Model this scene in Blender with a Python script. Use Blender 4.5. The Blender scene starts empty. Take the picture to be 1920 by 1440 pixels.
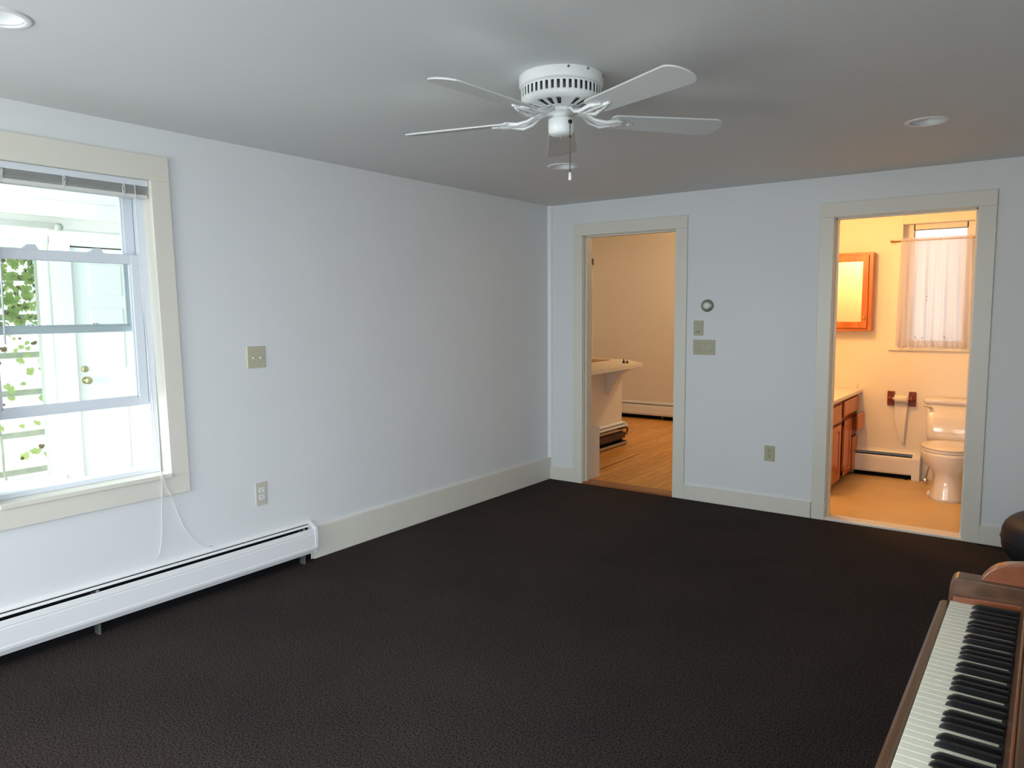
import bpy, bmesh, math, random
from mathutils import Vector, Matrix

random.seed(7)
SC = bpy.context.scene
COL = SC.collection
PI = math.pi

# ------------------------------------------------------------------ camera
YAW, PITCH, ROLL, FPX = 0.630293, -0.0985825, -0.00728, 1390.164
cam_d = bpy.data.cameras.new('camera'); cam = bpy.data.objects.new('camera', cam_d); COL.objects.link(cam)
f = Vector((-math.sin(YAW) * math.cos(PITCH), math.cos(YAW) * math.cos(PITCH), math.sin(PITCH)))
r = Vector((math.cos(YAW), math.sin(YAW), 0)); u = r.cross(f)
r2 = math.cos(ROLL) * r + math.sin(ROLL) * u
u2 = -math.sin(ROLL) * r + math.cos(ROLL) * u
M = Matrix((r2, u2, -f)).transposed().to_4x4(); M.translation = (3.490887, -5.331778, 1.458035)
cam.matrix_world = M
cam_d.sensor_fit = 'HORIZONTAL'; cam_d.sensor_width = 36; cam_d.lens = FPX / 1920 * 36
cam_d.clip_start = 0.05
SC.camera = cam

# ------------------------------------------------------------------ world, daylight, exposure
WORLD_STRENGTH = 2.2
w = bpy.data.worlds.new('sky'); SC.world = w; w.use_nodes = True
bg = w.node_tree.nodes['Background']; bg.inputs[0].default_value = (0.92, 0.97, 1.0, 1); bg.inputs[1].default_value = WORLD_STRENGTH


def area(name, loc, direction, sx, sy, power, color, spread=180):
    d = bpy.data.lights.new(name, 'AREA'); d.shape = 'RECTANGLE'; d.size = sx; d.size_y = sy
    d.energy = power; d.color = color; d.spread = math.radians(spread)
    o = bpy.data.objects.new(name, d); COL.objects.link(o); o.location = loc
    o.rotation_euler = Vector(direction).to_track_quat('-Z', 'Y').to_euler()
    return o


REARC = (0.95, 0.98, 1.0)
# daylight entering through the windows of the wall behind the camera, the right wall and the porch openings
area('daylight_rear_window_a', (1.05, -6.50, 1.30), (0.05, 1, 0.10), 1.2, 1.5, 43, REARC)
area('daylight_rear_window_b', (2.75, -6.50, 1.30), (-0.2, 1, 0.06), 1.2, 1.5, 17, REARC)
area('daylight_right_window', (4.14, -5.55, 1.35), (-1, 0.85, -0.52), 1.1, 1.3, 33, (0.76, 0.87, 1.0), 95)
area('daylight_porch_opening', (-1.4, -7.6, 1.2), (-0.25, 1, 0.0), 2.2, 2.2, 400, (0.97, 0.99, 1.0))

SC.view_settings.view_transform = 'Standard'
SC.view_settings.look = 'None'
SC.view_settings.exposure = 0.0
SC.view_settings.gamma = 1.0
SC.view_settings.use_curve_mapping = False

# ------------------------------------------------------------------ materials


def srgb(r_, g_, b_):
    def c(v):
        v /= 255.0
        return v / 12.92 if v <= 0.04045 else ((v + 0.055) / 1.055) ** 2.4
    return (c(r_), c(g_), c(b_), 1)


def mat(name, col, rough=0.5, metal=0.0, var=0.0, scale=6.0, bump=0.0, bscale=60.0, spec=0.5, coat=0.0, col2=None, stretch=None):
    m = bpy.data.materials.new(name); m.use_nodes = True
    nt = m.node_tree; b = nt.nodes['Principled BSDF']
    b.inputs['Base Color'].default_value = col; b.inputs['Roughness'].default_value = rough
    b.inputs['Metallic'].default_value = metal; b.inputs['Specular IOR Level'].default_value = spec
    b.inputs['Coat Weight'].default_value = coat
    tc = nt.nodes.new('ShaderNodeTexCoord'); src = tc.outputs['Object']
    if stretch:
        mp = nt.nodes.new('ShaderNodeMapping'); mp.inputs['Scale'].default_value = stretch
        nt.links.new(src, mp.inputs['Vector']); src = mp.outputs['Vector']
    if var > 0 or col2:
        n = nt.nodes.new('ShaderNodeTexNoise'); n.inputs['Scale'].default_value = scale; n.inputs['Detail'].default_value = 5
        nt.links.new(src, n.inputs['Vector'])
        mx = nt.nodes.new('ShaderNodeMix'); mx.data_type = 'RGBA'
        mx.inputs[6].default_value = col if col2 else tuple(c * (1 - var) for c in col[:3]) + (1,)
        mx.inputs[7].default_value = col2 if col2 else tuple(min(1, c * (1 + var)) for c in col[:3]) + (1,)
        rp = nt.nodes.new('ShaderNodeMapRange'); rp.inputs[1].default_value = 0.3; rp.inputs[2].default_value = 0.7
        nt.links.new(n.outputs['Fac'], rp.inputs[0]); nt.links.new(rp.outputs[0], mx.inputs[0])
        nt.links.new(mx.outputs[2], b.inputs['Base Color'])
    if bump > 0:
        n2 = nt.nodes.new('ShaderNodeTexNoise'); n2.inputs['Scale'].default_value = bscale; n2.inputs['Detail'].default_value = 4
        nt.links.new(src, n2.inputs['Vector'])
        bp = nt.nodes.new('ShaderNodeBump'); bp.inputs['Strength'].default_value = bump; bp.inputs['Distance'].default_value = 0.01
        nt.links.new(n2.outputs['Fac'], bp.inputs['Height']); nt.links.new(bp.outputs[0], b.inputs['Normal'])
    return m


WALLP = mat('wall_paint', (0.74, 0.76, 0.76, 1), 0.55, var=0.012, scale=2.5, bump=0.04, bscale=40)
CEILP = mat('ceiling_paint', (0.72, 0.74, 0.73, 1), 0.7, var=0.012, scale=2, bump=0.04, bscale=35)
TRIM = mat('trim_paint', (0.73, 0.71, 0.625, 1), 0.35, var=0.015, scale=4)
WHITE = mat('white_enamel', (0.80, 0.81, 0.81, 1), 0.35)
VINYL = mat('vinyl', (0.72, 0.77, 0.82, 1), 0.35)
FANW = mat('fan_white', (0.80, 0.82, 0.80, 1), 0.35)
BLADEW = mat('fan_blade_white', (0.62, 0.635, 0.62, 1), 0.5, var=0.02, scale=5)
DARK = mat('dark_void', (0.007, 0.007, 0.0075, 1), 0.8, spec=0.1)
MOTOR = mat('dark_motor', (0.16, 0.165, 0.16, 1), 0.5, metal=0.4)
GREYSLAT = mat('slat_grey', (0.72, 0.73, 0.69, 1), 0.4, var=0.05, scale=30)
CORDW = mat('cord_white', (0.78, 0.80, 0.80, 1), 0.6)
IVORY = mat('ivory_plastic', srgb(198, 195, 180), 0.35)
ALMOND = mat('almond_plastic', srgb(174, 172, 144), 0.35)
CHROME = mat('chrome', (0.75, 0.75, 0.76, 1), 0.15, metal=1.0)
BRASS = mat('brass', srgb(200, 160, 90), 0.25, metal=1.0)
KNOBM = mat('satin_brass', srgb(190, 180, 140), 0.3, metal=1.0)
BLACKM = mat('black_metal', (0.02, 0.02, 0.025, 1), 0.4, metal=0.6)
STEEL = mat('steel', (0.45, 0.42, 0.40, 1), 0.35, metal=0.9)
FINM = mat('fin_metal', srgb(150, 120, 95), 0.45, metal=0.7, var=0.2, scale=40)
COPPER = mat('dull_copper', srgb(110, 75, 50), 0.4, metal=0.8)
PORC = mat('porcelain', (0.80, 0.77, 0.73, 1), 0.08, spec=0.6, coat=0.4)
SEATP = mat('toilet_seat', (0.78, 0.74, 0.70, 1), 0.2)
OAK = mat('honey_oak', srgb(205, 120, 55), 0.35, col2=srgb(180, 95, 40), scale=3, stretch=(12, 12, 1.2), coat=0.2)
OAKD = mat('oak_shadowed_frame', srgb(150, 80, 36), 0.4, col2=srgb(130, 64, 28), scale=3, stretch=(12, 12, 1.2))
REDOAK = mat('mahogany_stain', srgb(140, 58, 32), 0.3, col2=srgb(110, 42, 24), scale=3, stretch=(8, 8, 2))
WALNUT = mat('walnut', srgb(106, 73, 48), 0.35, col2=srgb(84, 56, 36), scale=3.5, stretch=(10, 1.5, 10), coat=0.25)
WALNUTL = mat('walnut_orange', srgb(150, 88, 56), 0.32, col2=srgb(128, 70, 42), scale=3.5, stretch=(6, 1.5, 6), coat=0.3)
KEYW = mat('key_ivory', srgb(238, 237, 216), 0.25)
KEYB = mat('key_black', (0.008, 0.008, 0.009, 1), 0.28)
FELT = mat('dark_felt', (0.03, 0.02, 0.02, 1), 0.9)
BLACKV = mat('black_vinyl_fabric', (0.012, 0.012, 0.017, 1), 0.55, bump=0.1, bscale=120)
COUNTW = mat('counter_laminate', (0.78, 0.72, 0.62, 1), 0.35, var=0.03, scale=20)
VANTOP = mat('cultured_marble', (0.82, 0.78, 0.70, 1), 0.2, var=0.03, scale=8)
PAPER = mat('tissue_paper', (0.85, 0.83, 0.80, 1), 0.9)
KITW = mat('kitchen_wall_paint', (0.74, 0.72, 0.66, 1), 0.6, var=0.015, scale=2)
BATHW = mat('bath_wall_paint', (0.83, 0.79, 0.71, 1), 0.5, var=0.015, scale=2)
PORCHW = mat('porch_paint', (0.84, 0.84, 0.80, 1), 0.6, var=0.03, scale=3)
PORCHD = mat('porch_door_paint', (0.86, 0.87, 0.86, 1), 0.5)
PORCHC = mat('porch_ceiling_paint', (0.72, 0.84, 0.88, 1), 0.35, col2=(0.86, 0.90, 0.90, 1), scale=4, stretch=(6, 1.2, 1))
BARK = mat('weathered_wood', srgb(190, 192, 176), 0.8, var=0.15, scale=12)
LAWN = mat('pale_ground', (0.74, 0.75, 0.70, 1), 0.9, var=0.06, scale=2)
BATHF = mat('bath_vinyl_floor', srgb(212, 186, 138), 0.45, col2=srgb(196, 168, 122), scale=2.2)
MIRROR = mat('mirror_glass', (0.92, 0.92, 0.90, 1), 0.02, metal=1.0)
THRESH = mat('painted_threshold', (0.78, 0.74, 0.68, 1), 0.4)
THRESHW = mat('wood_threshold', srgb(150, 92, 50), 0.35, var=0.1, scale=8)
CORDTH = mat('thread_dark', (0.10, 0.06, 0.05, 1), 0.9)


def carpet_mat():
    m = bpy.data.materials.new('charcoal_carpet'); m.use_nodes = True
    nt = m.node_tree; b = nt.nodes['Principled BSDF']
    tc = nt.nodes.new('ShaderNodeTexCoord')
    n1 = nt.nodes.new('ShaderNodeTexNoise'); n1.inputs['Scale'].default_value = 150; n1.inputs['Detail'].default_value = 2
    n2 = nt.nodes.new('ShaderNodeTexNoise'); n2.inputs['Scale'].default_value = 2.0; n2.inputs['Detail'].default_value = 3
    n3 = nt.nodes.new('ShaderNodeTexVoronoi'); n3.inputs['Scale'].default_value = 34
    for n in (n1, n2, n3):
        nt.links.new(tc.outputs['Object'], n.inputs['Vector'])
    cr = nt.nodes.new('ShaderNodeValToRGB')
    cr.color_ramp.elements[0].position = 0.32; cr.color_ramp.elements[0].color = (0.0048, 0.0037, 0.0034, 1)
    cr.color_ramp.elements[1].position = 0.72; cr.color_ramp.elements[1].color = (0.068, 0.0545, 0.0505, 1)
    nt.links.new(n1.outputs['Fac'], cr.inputs[0])
    mx = nt.nodes.new('ShaderNodeMix'); mx.data_type = 'RGBA'; mx.blend_type = 'MULTIPLY'; mx.inputs[0].default_value = 1
    cr2 = nt.nodes.new('ShaderNodeValToRGB')
    cr2.color_ramp.elements[0].position = 0.3; cr2.color_ramp.elements[0].color = (0.85, 0.85, 0.85, 1)
    cr2.color_ramp.elements[1].position = 0.7; cr2.color_ramp.elements[1].color = (1.12, 1.08, 1.06, 1)
    nt.links.new(n2.outputs['Fac'], cr2.inputs[0])
    nt.links.new(cr.outputs[0], mx.inputs[6]); nt.links.new(cr2.outputs[0], mx.inputs[7])
    # sparse lint flecks
    lt = nt.nodes.new('ShaderNodeMath'); lt.operation = 'LESS_THAN'; lt.inputs[1].default_value = 0.06
    nt.links.new(n3.outputs['Distance'], lt.inputs[0])
    mx2 = nt.nodes.new('ShaderNodeMix'); mx2.data_type = 'RGBA'; mx2.inputs[7].default_value = (0.075, 0.068, 0.066, 1)
    nt.links.new(lt.outputs[0], mx2.inputs[0]); nt.links.new(mx.outputs[2], mx2.inputs[6])
    nt.links.new(mx2.outputs[2], b.inputs['Base Color'])
    b.inputs['Roughness'].default_value = 0.95; b.inputs['Specular IOR Level'].default_value = 0.1
    bp = nt.nodes.new('ShaderNodeBump'); bp.inputs['Strength'].default_value = 0.35; bp.inputs['Distance'].default_value = 0.006
    nt.links.new(n1.outputs['Fac'], bp.inputs['Height']); nt.links.new(bp.outputs[0], b.inputs['Normal'])
    return m


def wood_floor_mat():
    m = bpy.data.materials.new('honey_plank_floor'); m.use_nodes = True
    nt = m.node_tree; b = nt.nodes['Principled BSDF']
    tc = nt.nodes.new('ShaderNodeTexCoord')
    mp = nt.nodes.new('ShaderNodeMapping'); mp.inputs['Rotation'].default_value = (0, 0, PI / 2)
    nt.links.new(tc.outputs['Object'], mp.inputs['Vector'])
    br = nt.nodes.new('ShaderNodeTexBrick'); br.inputs['Scale'].default_value = 1
    br.inputs['Brick Width'].default_value = 1.5; br.inputs['Row Height'].default_value = 0.085
    br.inputs['Mortar Size'].default_value = 0.0022; br.inputs['Mortar Smooth'].default_value = 0.1; br.inputs['Bias'].default_value = -0.2
    br.inputs['Color1'].default_value = srgb(228, 170, 82); br.inputs['Color2'].default_value = srgb(206, 144, 62)
    br.inputs['Mortar'].default_value = srgb(120, 72, 32)
    br.offset = 0.37
    nt.links.new(mp.outputs[0], br.inputs['Vector'])
    mp2 = nt.nodes.new('ShaderNodeMapping'); mp2.inputs['Scale'].default_value = (18, 1.6, 1)
    n = nt.nodes.new('ShaderNodeTexNoise'); n.inputs['Scale'].default_value = 2.5; n.inputs['Detail'].default_value = 6
    nt.links.new(tc.outputs['Object'], mp2.inputs['Vector']); nt.links.new(mp2.outputs[0], n.inputs['Vector'])
    cr = nt.nodes.new('ShaderNodeValToRGB')
    cr.color_ramp.elements[0].position = 0.3; cr.color_ramp.elements[0].color = (0.72, 0.68, 0.64, 1)
    cr.color_ramp.elements[1].position = 0.7; cr.color_ramp.elements[1].color = (1.1, 1.1, 1.1, 1)
    nt.links.new(n.outputs['Fac'], cr.inputs[0])
    mx = nt.nodes.new('ShaderNodeMix'); mx.data_type = 'RGBA'; mx.blend_type = 'MULTIPLY'; mx.inputs[0].default_value = 1
    nt.links.new(br.outputs['Color'], mx.inputs[6]); nt.links.new(cr.outputs[0], mx.inputs[7])
    nt.links.new(mx.outputs[2], b.inputs['Base Color'])
    b.inputs['Roughness'].default_value = 0.38
    return m


def glass_mat(name, tint, refl=0.06):
    m = bpy.data.materials.new(name); m.use_nodes = True
    nt = m.node_tree; nt.nodes.clear()
    o = nt.nodes.new('ShaderNodeOutputMaterial'); t = nt.nodes.new('ShaderNodeBsdfTransparent'); g = nt.nodes.new('ShaderNodeBsdfGlossy')
    t.inputs[0].default_value = tint; g.inputs['Roughness'].default_value = 0.02
    fr = nt.nodes.new('ShaderNodeFresnel'); fr.inputs['IOR'].default_value = 1.35
    mx = nt.nodes.new('ShaderNodeMixShader')
    nt.links.new(fr.outputs[0], mx.inputs[0]); nt.links.new(t.outputs[0], mx.inputs[1]); nt.links.new(g.outputs[0], mx.inputs[2])
    nt.links.new(mx.outputs[0], o.inputs[0])
    return m


def translucent_mat(name, col, tcol, fac, holes=0.0):
    m = bpy.data.materials.new(name); m.use_nodes = True
    nt = m.node_tree; nt.nodes.clear()
    o = nt.nodes.new('ShaderNodeOutputMaterial'); d = nt.nodes.new('ShaderNodeBsdfDiffuse'); t = nt.nodes.new('ShaderNodeBsdfTranslucent')
    d.inputs[0].default_value = col; t.inputs[0].default_value = tcol
    mx = nt.nodes.new('ShaderNodeMixShader'); mx.inputs[0].default_value = fac
    nt.links.new(d.outputs[0], mx.inputs[1]); nt.links.new(t.outputs[0], mx.inputs[2])
    last = mx
    tc = nt.nodes.new('ShaderNodeTexCoord'); n = nt.nodes.new('ShaderNodeTexNoise'); n.inputs['Scale'].default_value = 25
    nt.links.new(tc.outputs['Object'], n.inputs['Vector'])
    bp = nt.nodes.new('ShaderNodeBump'); bp.inputs['Strength'].default_value = 0.1
    nt.links.new(n.outputs['Fac'], bp.inputs['Height']); nt.links.new(bp.outputs[0], d.inputs['Normal'])
    if holes > 0:
        tr = nt.nodes.new('ShaderNodeBsdfTransparent'); m2 = nt.nodes.new('ShaderNodeMixShader'); m2.inputs[0].default_value = holes
        nt.links.new(mx.outputs[0], m2.inputs[1]); nt.links.new(tr.outputs[0], m2.inputs[2]); last = m2
    nt.links.new(last.outputs[0], o.inputs[0])
    return m


def glow_mat(name, col, strength):
    m = bpy.data.materials.new(name); m.use_nodes = True
    b = m.node_tree.nodes['Principled BSDF']
    b.inputs['Base Color'].default_value = (0.9, 0.9, 0.88, 1)
    b.inputs['Emission Color'].default_value = col; b.inputs['Emission Strength'].default_value = strength
    return m


CARPET = carpet_mat()
WOODF = wood_floor_mat()
GLASS = glass_mat('window_glass', (0.93, 0.958, 0.948, 1))
SHEER = translucent_mat('sheer_white_cotton', (0.80, 0.76, 0.76, 1), (0.86, 0.80, 0.82, 1), 0.55, 0.12)
LEAF = translucent_mat('ivy_leaf', srgb(158, 176, 128), srgb(205, 222, 140), 0.6)
LEAFD = translucent_mat('ivy_leaf_brown', srgb(120, 108, 80), srgb(140, 120, 80), 0.35)
BULB = glow_mat('warm_bulb', (1.0, 0.62, 0.28, 1), 6.0)

# ------------------------------------------------------------------ builders
WL = {}          # world origin of every root / part


class MB:
    def __init__(s, T=None):
        s.bm = bmesh.new(); s.T = T

    def box(s, x0, x1, y0, y1, z0, z1, bev=0.0, seg=2):
        g = bmesh.ops.create_cube(s.bm, size=1)
        vs = g['verts']
        for v in vs:
            v.co = Vector(((x0 + x1) / 2 + v.co.x * (x1 - x0), (y0 + y1) / 2 + v.co.y * (y1 - y0), (z0 + z1) / 2 + v.co.z * (z1 - z0)))
        if bev > 0:
            es = list({e for v in vs for e in v.link_edges})
            bmesh.ops.bevel(s.bm, geom=es, offset=bev, segments=seg, affect='EDGES', profile=0.5)
        return s

    def prism(s, poly, axis, a0, a1, bev=0.0):
        """poly: 2-D outline; axis 'x': (y,z), 'y': (x,z), 'z': (x,y)"""
        def P(p, a):
            return {'x': (a, p[0], p[1]), 'y': (p[0], a, p[1]), 'z': (p[0], p[1], a)}[axis]
        A = [s.bm.verts.new(P(p, a0)) for p in poly]; B = [s.bm.verts.new(P(p, a1)) for p in poly]
        n = len(poly); fs = [s.bm.faces.new(A), s.bm.faces.new(B[::-1])]
        for i in range(n):
            fs.append(s.bm.faces.new((A[i], B[i], B[(i + 1) % n], A[(i + 1) % n])))
        bmesh.ops.recalc_face_normals(s.bm, faces=fs)
        if bev > 0:
            es = [e for e in {e for v in A + B for e in v.link_edges}]
            bmesh.ops.bevel(s.bm, geom=es, offset=bev, segments=2, affect='EDGES', profile=0.5)
        return s

    def lathe(s, prof, c, axis='z', seg=32, squash=(1, 1)):
        """prof: (radius, height) pairs along axis"""
        rows = []
        for R, h in prof:
            row = []
            if R < 1e-6:
                row = [s.bm.verts.new(s._ax(0, 0, h, c, axis))]
            else:
                for i in range(seg):
                    a = 2 * PI * i / seg
                    row.append(s.bm.verts.new(s._ax(R * squash[0] * math.cos(a), R * squash[1] * math.sin(a), h, c, axis)))
            rows.append(row)
        fs = []
        for A, B in zip(rows, rows[1:]):
            if len(A) == 1 and len(B) == 1:
                continue
            for i in range(seg):
                j = (i + 1) % seg
                if len(A) == 1:
                    fs.append(s.bm.faces.new((A[0], B[j], B[i])))
                elif len(B) == 1:
                    fs.append(s.bm.faces.new((A[i], A[j], B[0])))
                else:
                    fs.append(s.bm.faces.new((A[i], A[j], B[j], B[i])))
        bmesh.ops.recalc_face_normals(s.bm, faces=fs)
        for x in fs:
            x.smooth = True
        return s

    @staticmethod
    def _ax(a, b, h, c, axis):
        if axis == 'z':
            return (c[0] + a, c[1] + b, c[2] + h)
        if axis == 'x':
            return (c[0] + h, c[1] + a, c[2] + b)
        return (c[0] + a, c[1] + h, c[2] + b)

    def tube(s, pts, R, seg=8, radii=None):
        pts = [Vector(p) for p in pts]; rings = []
        ref = Vector((0.31, 0.17, 0.93))
        for i, p in enumerate(pts):
            t = (pts[min(i + 1, len(pts) - 1)] - pts[max(i - 1, 0)]).normalized()
            a = t.cross(ref)
            if a.length < 0.05:
                a = t.cross(Vector((1, 0, 0)))
            a.normalize(); b = t.cross(a); rr = radii[i] if radii else R
            rings.append([s.bm.verts.new(p + rr * (math.cos(2 * PI * k / seg) * a + math.sin(2 * PI * k / seg) * b)) for k in range(seg)])
        fs = []
        for A, B in zip(rings, rings[1:]):
            for k in range(seg):
                fs.append(s.bm.faces.new((A[k], A[(k + 1) % seg], B[(k + 1) % seg], B[k])))
        fs.append(s.bm.faces.new(rings[0])); fs.append(s.bm.faces.new(rings[-1][::-1]))
        bmesh.ops.recalc_face_normals(s.bm, faces=fs)
        for x in fs[:-2]:
            x.smooth = True
        return s

    def loft(s, rings, cap=True):
        R = [[s.bm.verts.new(p) for p in ring] for ring in rings]; n = len(R[0]); fs = []
        for A, B in zip(R, R[1:]):
            for k in range(n):
                fs.append(s.bm.faces.new((A[k], A[(k + 1) % n], B[(k + 1) % n], B[k])))
        if cap:
            fs.append(s.bm.faces.new(R[0])); fs.append(s.bm.faces.new(R[-1][::-1]))
        bmesh.ops.recalc_face_normals(s.bm, faces=fs)
        for x in fs:
            x.smooth = True
        return s

    def warp(s, fn):
        for v in s.bm.verts:
            v.co = Vector(fn(*v.co))
        return s

    def build(s, name, m, parent=None, loc=None, mods=()):
        if s.T:
            s.bm.transform(s.T)
        o_ = WL[parent] if parent else Vector(loc or (0, 0, 0))
        bmesh.ops.translate(s.bm, verts=s.bm.verts, vec=-o_)
        me = bpy.data.meshes.new(name); s.bm.to_mesh(me); s.bm.free(); me.materials.append(m)
        o = bpy.data.objects.new(name, me); COL.objects.link(o)
        if parent:
            o.parent = parent
        else:
            o.location = o_
        WL[o] = o_
        for kind, kw in mods:
            md = o.modifiers.new(kind.lower(), kind)
            for k, v in kw.items():
                setattr(md, k, v)
        return o


def tag(o, label=None, cat=None, group=None, kind=None):
    if label: o['label'] = label
    if cat: o['category'] = cat
    if group: o['group'] = group
    if kind: o['kind'] = kind
    return o


def thing(name, loc, label, cat, group=None, kind=None):
    o = bpy.data.objects.new(name, None); COL.objects.link(o); o.location = loc; o.empty_display_size = 0.1
    WL[o] = Vector(loc)
    return tag(o, label, cat, group, kind)


def struct(o, label, cat):
    return tag(o, label, cat, kind='structure')


def holes_wall(mb, axis, a0, a1, u0, u1, z0, z1, holes):
    """wall slab thick along axis (a0..a1), running u0..u1, with (ua,ub,za,zb) openings"""
    def bx(ua, ub, za, zb):
        if ub - ua < 1e-4 or zb - za < 1e-4:
            return
        if axis == 'x':
            mb.box(a0, a1, ua, ub, za, zb)
        else:
            mb.box(ua, ub, a0, a1, za, zb)
    cur = u0
    for ua, ub, za, zb in sorted(holes):
        bx(cur, ua, z0, z1); bx(ua, ub, z0, za); bx(ua, ub, zb, z1); cur = ub
    bx(cur, u1, z0, z1)
    return mb


H = 2.33
T = 0.018
# ================================================================== ROOM SHELL
struct(MB().box(0, 4.1, -6.6, 0.0, -0.05, 0).build('floor', CARPET), 'charcoal brown carpet covering the main room floor', 'floor')
cm = MB()
# ceiling slab with three can openings left as shallow recesses handled by the fixtures
cm.box(-0.16, 4.22, -6.72, 0.12, H, H + 0.1)
CANS = ((1.030, -1.415), (2.960, -1.275), (0.930, -4.385))
ceil = cm.build('ceiling', CEILP)
cut = MB()
for x, y in CANS:
    cut.lathe([(0, -0.02), (0.076, -0.02), (0.076, 0.09), (0, 0.09)], (x, y, H), seg=48)
cuto = cut.build('cutter', CEILP)
bmod = ceil.modifiers.new('holes', 'BOOLEAN'); bmod.operation = 'DIFFERENCE'; bmod.object = cuto; bmod.solver = 'EXACT'
bpy.context.view_layer.update()
newm = bpy.data.meshes.new_from_object(ceil.evaluated_get(bpy.context.evaluated_depsgraph_get()))
ceil.modifiers.clear(); ceil.data = newm
for p_ in newm.polygons: p_.use_smooth = False
bpy.data.objects.remove(cuto, do_unlink=True)
struct(ceil, 'flat pale grey white ceiling of the main room', 'ceiling')

WY0, WY1, WZ0, WZ1 = -4.176, -3.434, 0.676, 2.082       # main window opening
SH = 0.0195                                              # the old window casing leans slightly


def lean(k):
    return lambda x, y, z: (x, y + k * (1.38 - z), z)


struct(holes_wall(MB(), 'x', -0.16, 0, -6.6, 0.0, 0, H, [(WY0 - 0.03, WY1 + 0.03, WZ0 - 0.03, WZ1 + 0.02)]).build('wall_left', WALLP),
       'pale bluish white wall with the window and long heater', 'wall')
D1 = (0.335, 1.150, 2.066)
D2 = (2.275, 3.090, 2.062)
struct(holes_wall(MB(), 'y', 0, 0.12, -0.16, 4.1, -0.05, H, [(D1[0] - 0.02, D1[1] + 0.02, -0.05, D1[2] + 0.02), (D2[0] - 0.02, D2[1] + 0.02, -0.05, D2[2] + 0.02)]).build('wall_back', WALLP),
       'pale bluish white wall with the two open doorways', 'wall')
struct(holes_wall(MB(), 'x', 4.1, 4.22, -6.6, 0.12, 0, H, [(-6.15, -4.95, 0.65, 2.05)]).build('wall_right', WALLP), 'white wall on the right behind the piano', 'wall')
struct(holes_wall(MB(), 'y', -6.72, -6.6, -0.16, 4.22, 0, H, [(0.4, 1.7, 0.5, 2.1), (2.1, 3.4, 0.5, 2.1)]).build('wall_front', WALLP),
       'white wall behind the camera with two window openings', 'wall')

# baseboards
struct(MB().box(0, T, -2.575, 0, 0, 0.190, 0.003).build('baseboard_left', TRIM), 'tall white baseboard on the left wall beyond the heater', 'baseboard')
bb = MB().box(T, 0.252, -T, 0, 0, 0.112, 0.002)
struct(bb.build('baseboard_back_left', TRIM), 'short white baseboard between room corner and kitchen doorway', 'baseboard')
struct(MB().box(1.243, 2.183, -T, 0, 0, 0.110, 0.002).build('baseboard_back_middle', TRIM), 'white baseboard between the two doorways', 'baseboard')
struct(MB().box(3.184, 4.1, -T, 0, 0, 0.112, 0.002).build('baseboard_back_right', TRIM), 'white baseboard right of the bathroom doorway', 'baseboard')
tc_ = MB()
tc_.prism([(0, 0), (0.034, 0), (0.032, -0.010), (0.024, -0.018), (0.012, -0.024), (0, -0.026)], 'z', 0.19, H)
struct(tc_.build('trim_1', WHITE), 'slim white corner moulding where the two walls meet', 'trim')
# drywall seam ridges of the left wall
sm = MB().prism([(-0.8265, 0), (-0.8235, 0.0008), (-0.8205, 0)], 'z', 0.19, H)
sm.warp(lambda x, y, z: (y, x + 0.012 * (1 - z), z))
struct(sm.build('trim_2', WALLP), 'thin raised drywall seam running up the left wall', 'trim')


# ================================================================== DOORWAYS
def doorway(name, x0, x1, zt, cl, cr, zc, label):
    root = thing(name, (x0, 0, 0), label, 'doorway', kind='structure')
    y0 = -T
    MB().box(cl, x0 + 0.0, y0, 0.001, 0, zt, 0.0025).build('casing', TRIM, root)
    MB().box(x1, cr, y0, 0.001, 0, zt, 0.0025).build('casing', TRIM, root)
    MB().box(cl, cr, y0, 0.001, zt, zc, 0.0025).build('head_casing', TRIM, root)
    j = MB()
    j.box(x0 - 0.018, x0 + 0.004, 0.001, 0.135, -0.03, zt + 0.004)
    j.box(x1 - 0.004, x1 + 0.018, 0.001, 0.135, -0.03, zt + 0.004)
    j.box(x0 - 0.018, x1 + 0.018, 0.001, 0.135, zt - 0.004, zt + 0.018)
    j.build('jamb', TRIM, root)
    st = MB()
    st.box(x0 + 0.004, x0 + 0.014, 0.035, 0.075, -0.02, zt - 0.004, 0.001)
    st.box(x1 - 0.014, x1 - 0.004, 0.035, 0.075, -0.02, zt - 0.004, 0.001)
    st.box(x0 + 0.004, x1 - 0.004, 0.035, 0.075, zt - 0.014, zt - 0.004, 0.001)
    st.build('door_stop', TRIM, root)
    return root


d1 = doorway('door_1', D1[0], D1[1], D1[2], 0.250, 1.243, 2.160, 'open cased doorway into the kitchen with wooden floor')
MB().prism([(-0.012, -0.05), (-0.012, 0.006), (0.0, 0.014), (0.12, 0.014), (0.14, 0.002), (0.14, -0.05)], 'x', D1[0] - 0.0, D1[1] + 0.0).build('threshold', THRESHW, d1)
d2 = doorway('door_2', D2[0], D2[1], D2[2], 2.187, 3.184, 2.156, 'open cased doorway into the warm lit bathroom')
MB().prism([(-0.010, -0.05), (-0.010, 0.012), (0.0, 0.018), (0.10, 0.018), (0.14, -0.012), (0.14, -0.05)], 'x', D2[0], D2[1]).build('threshold', THRESH, d2)
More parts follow.
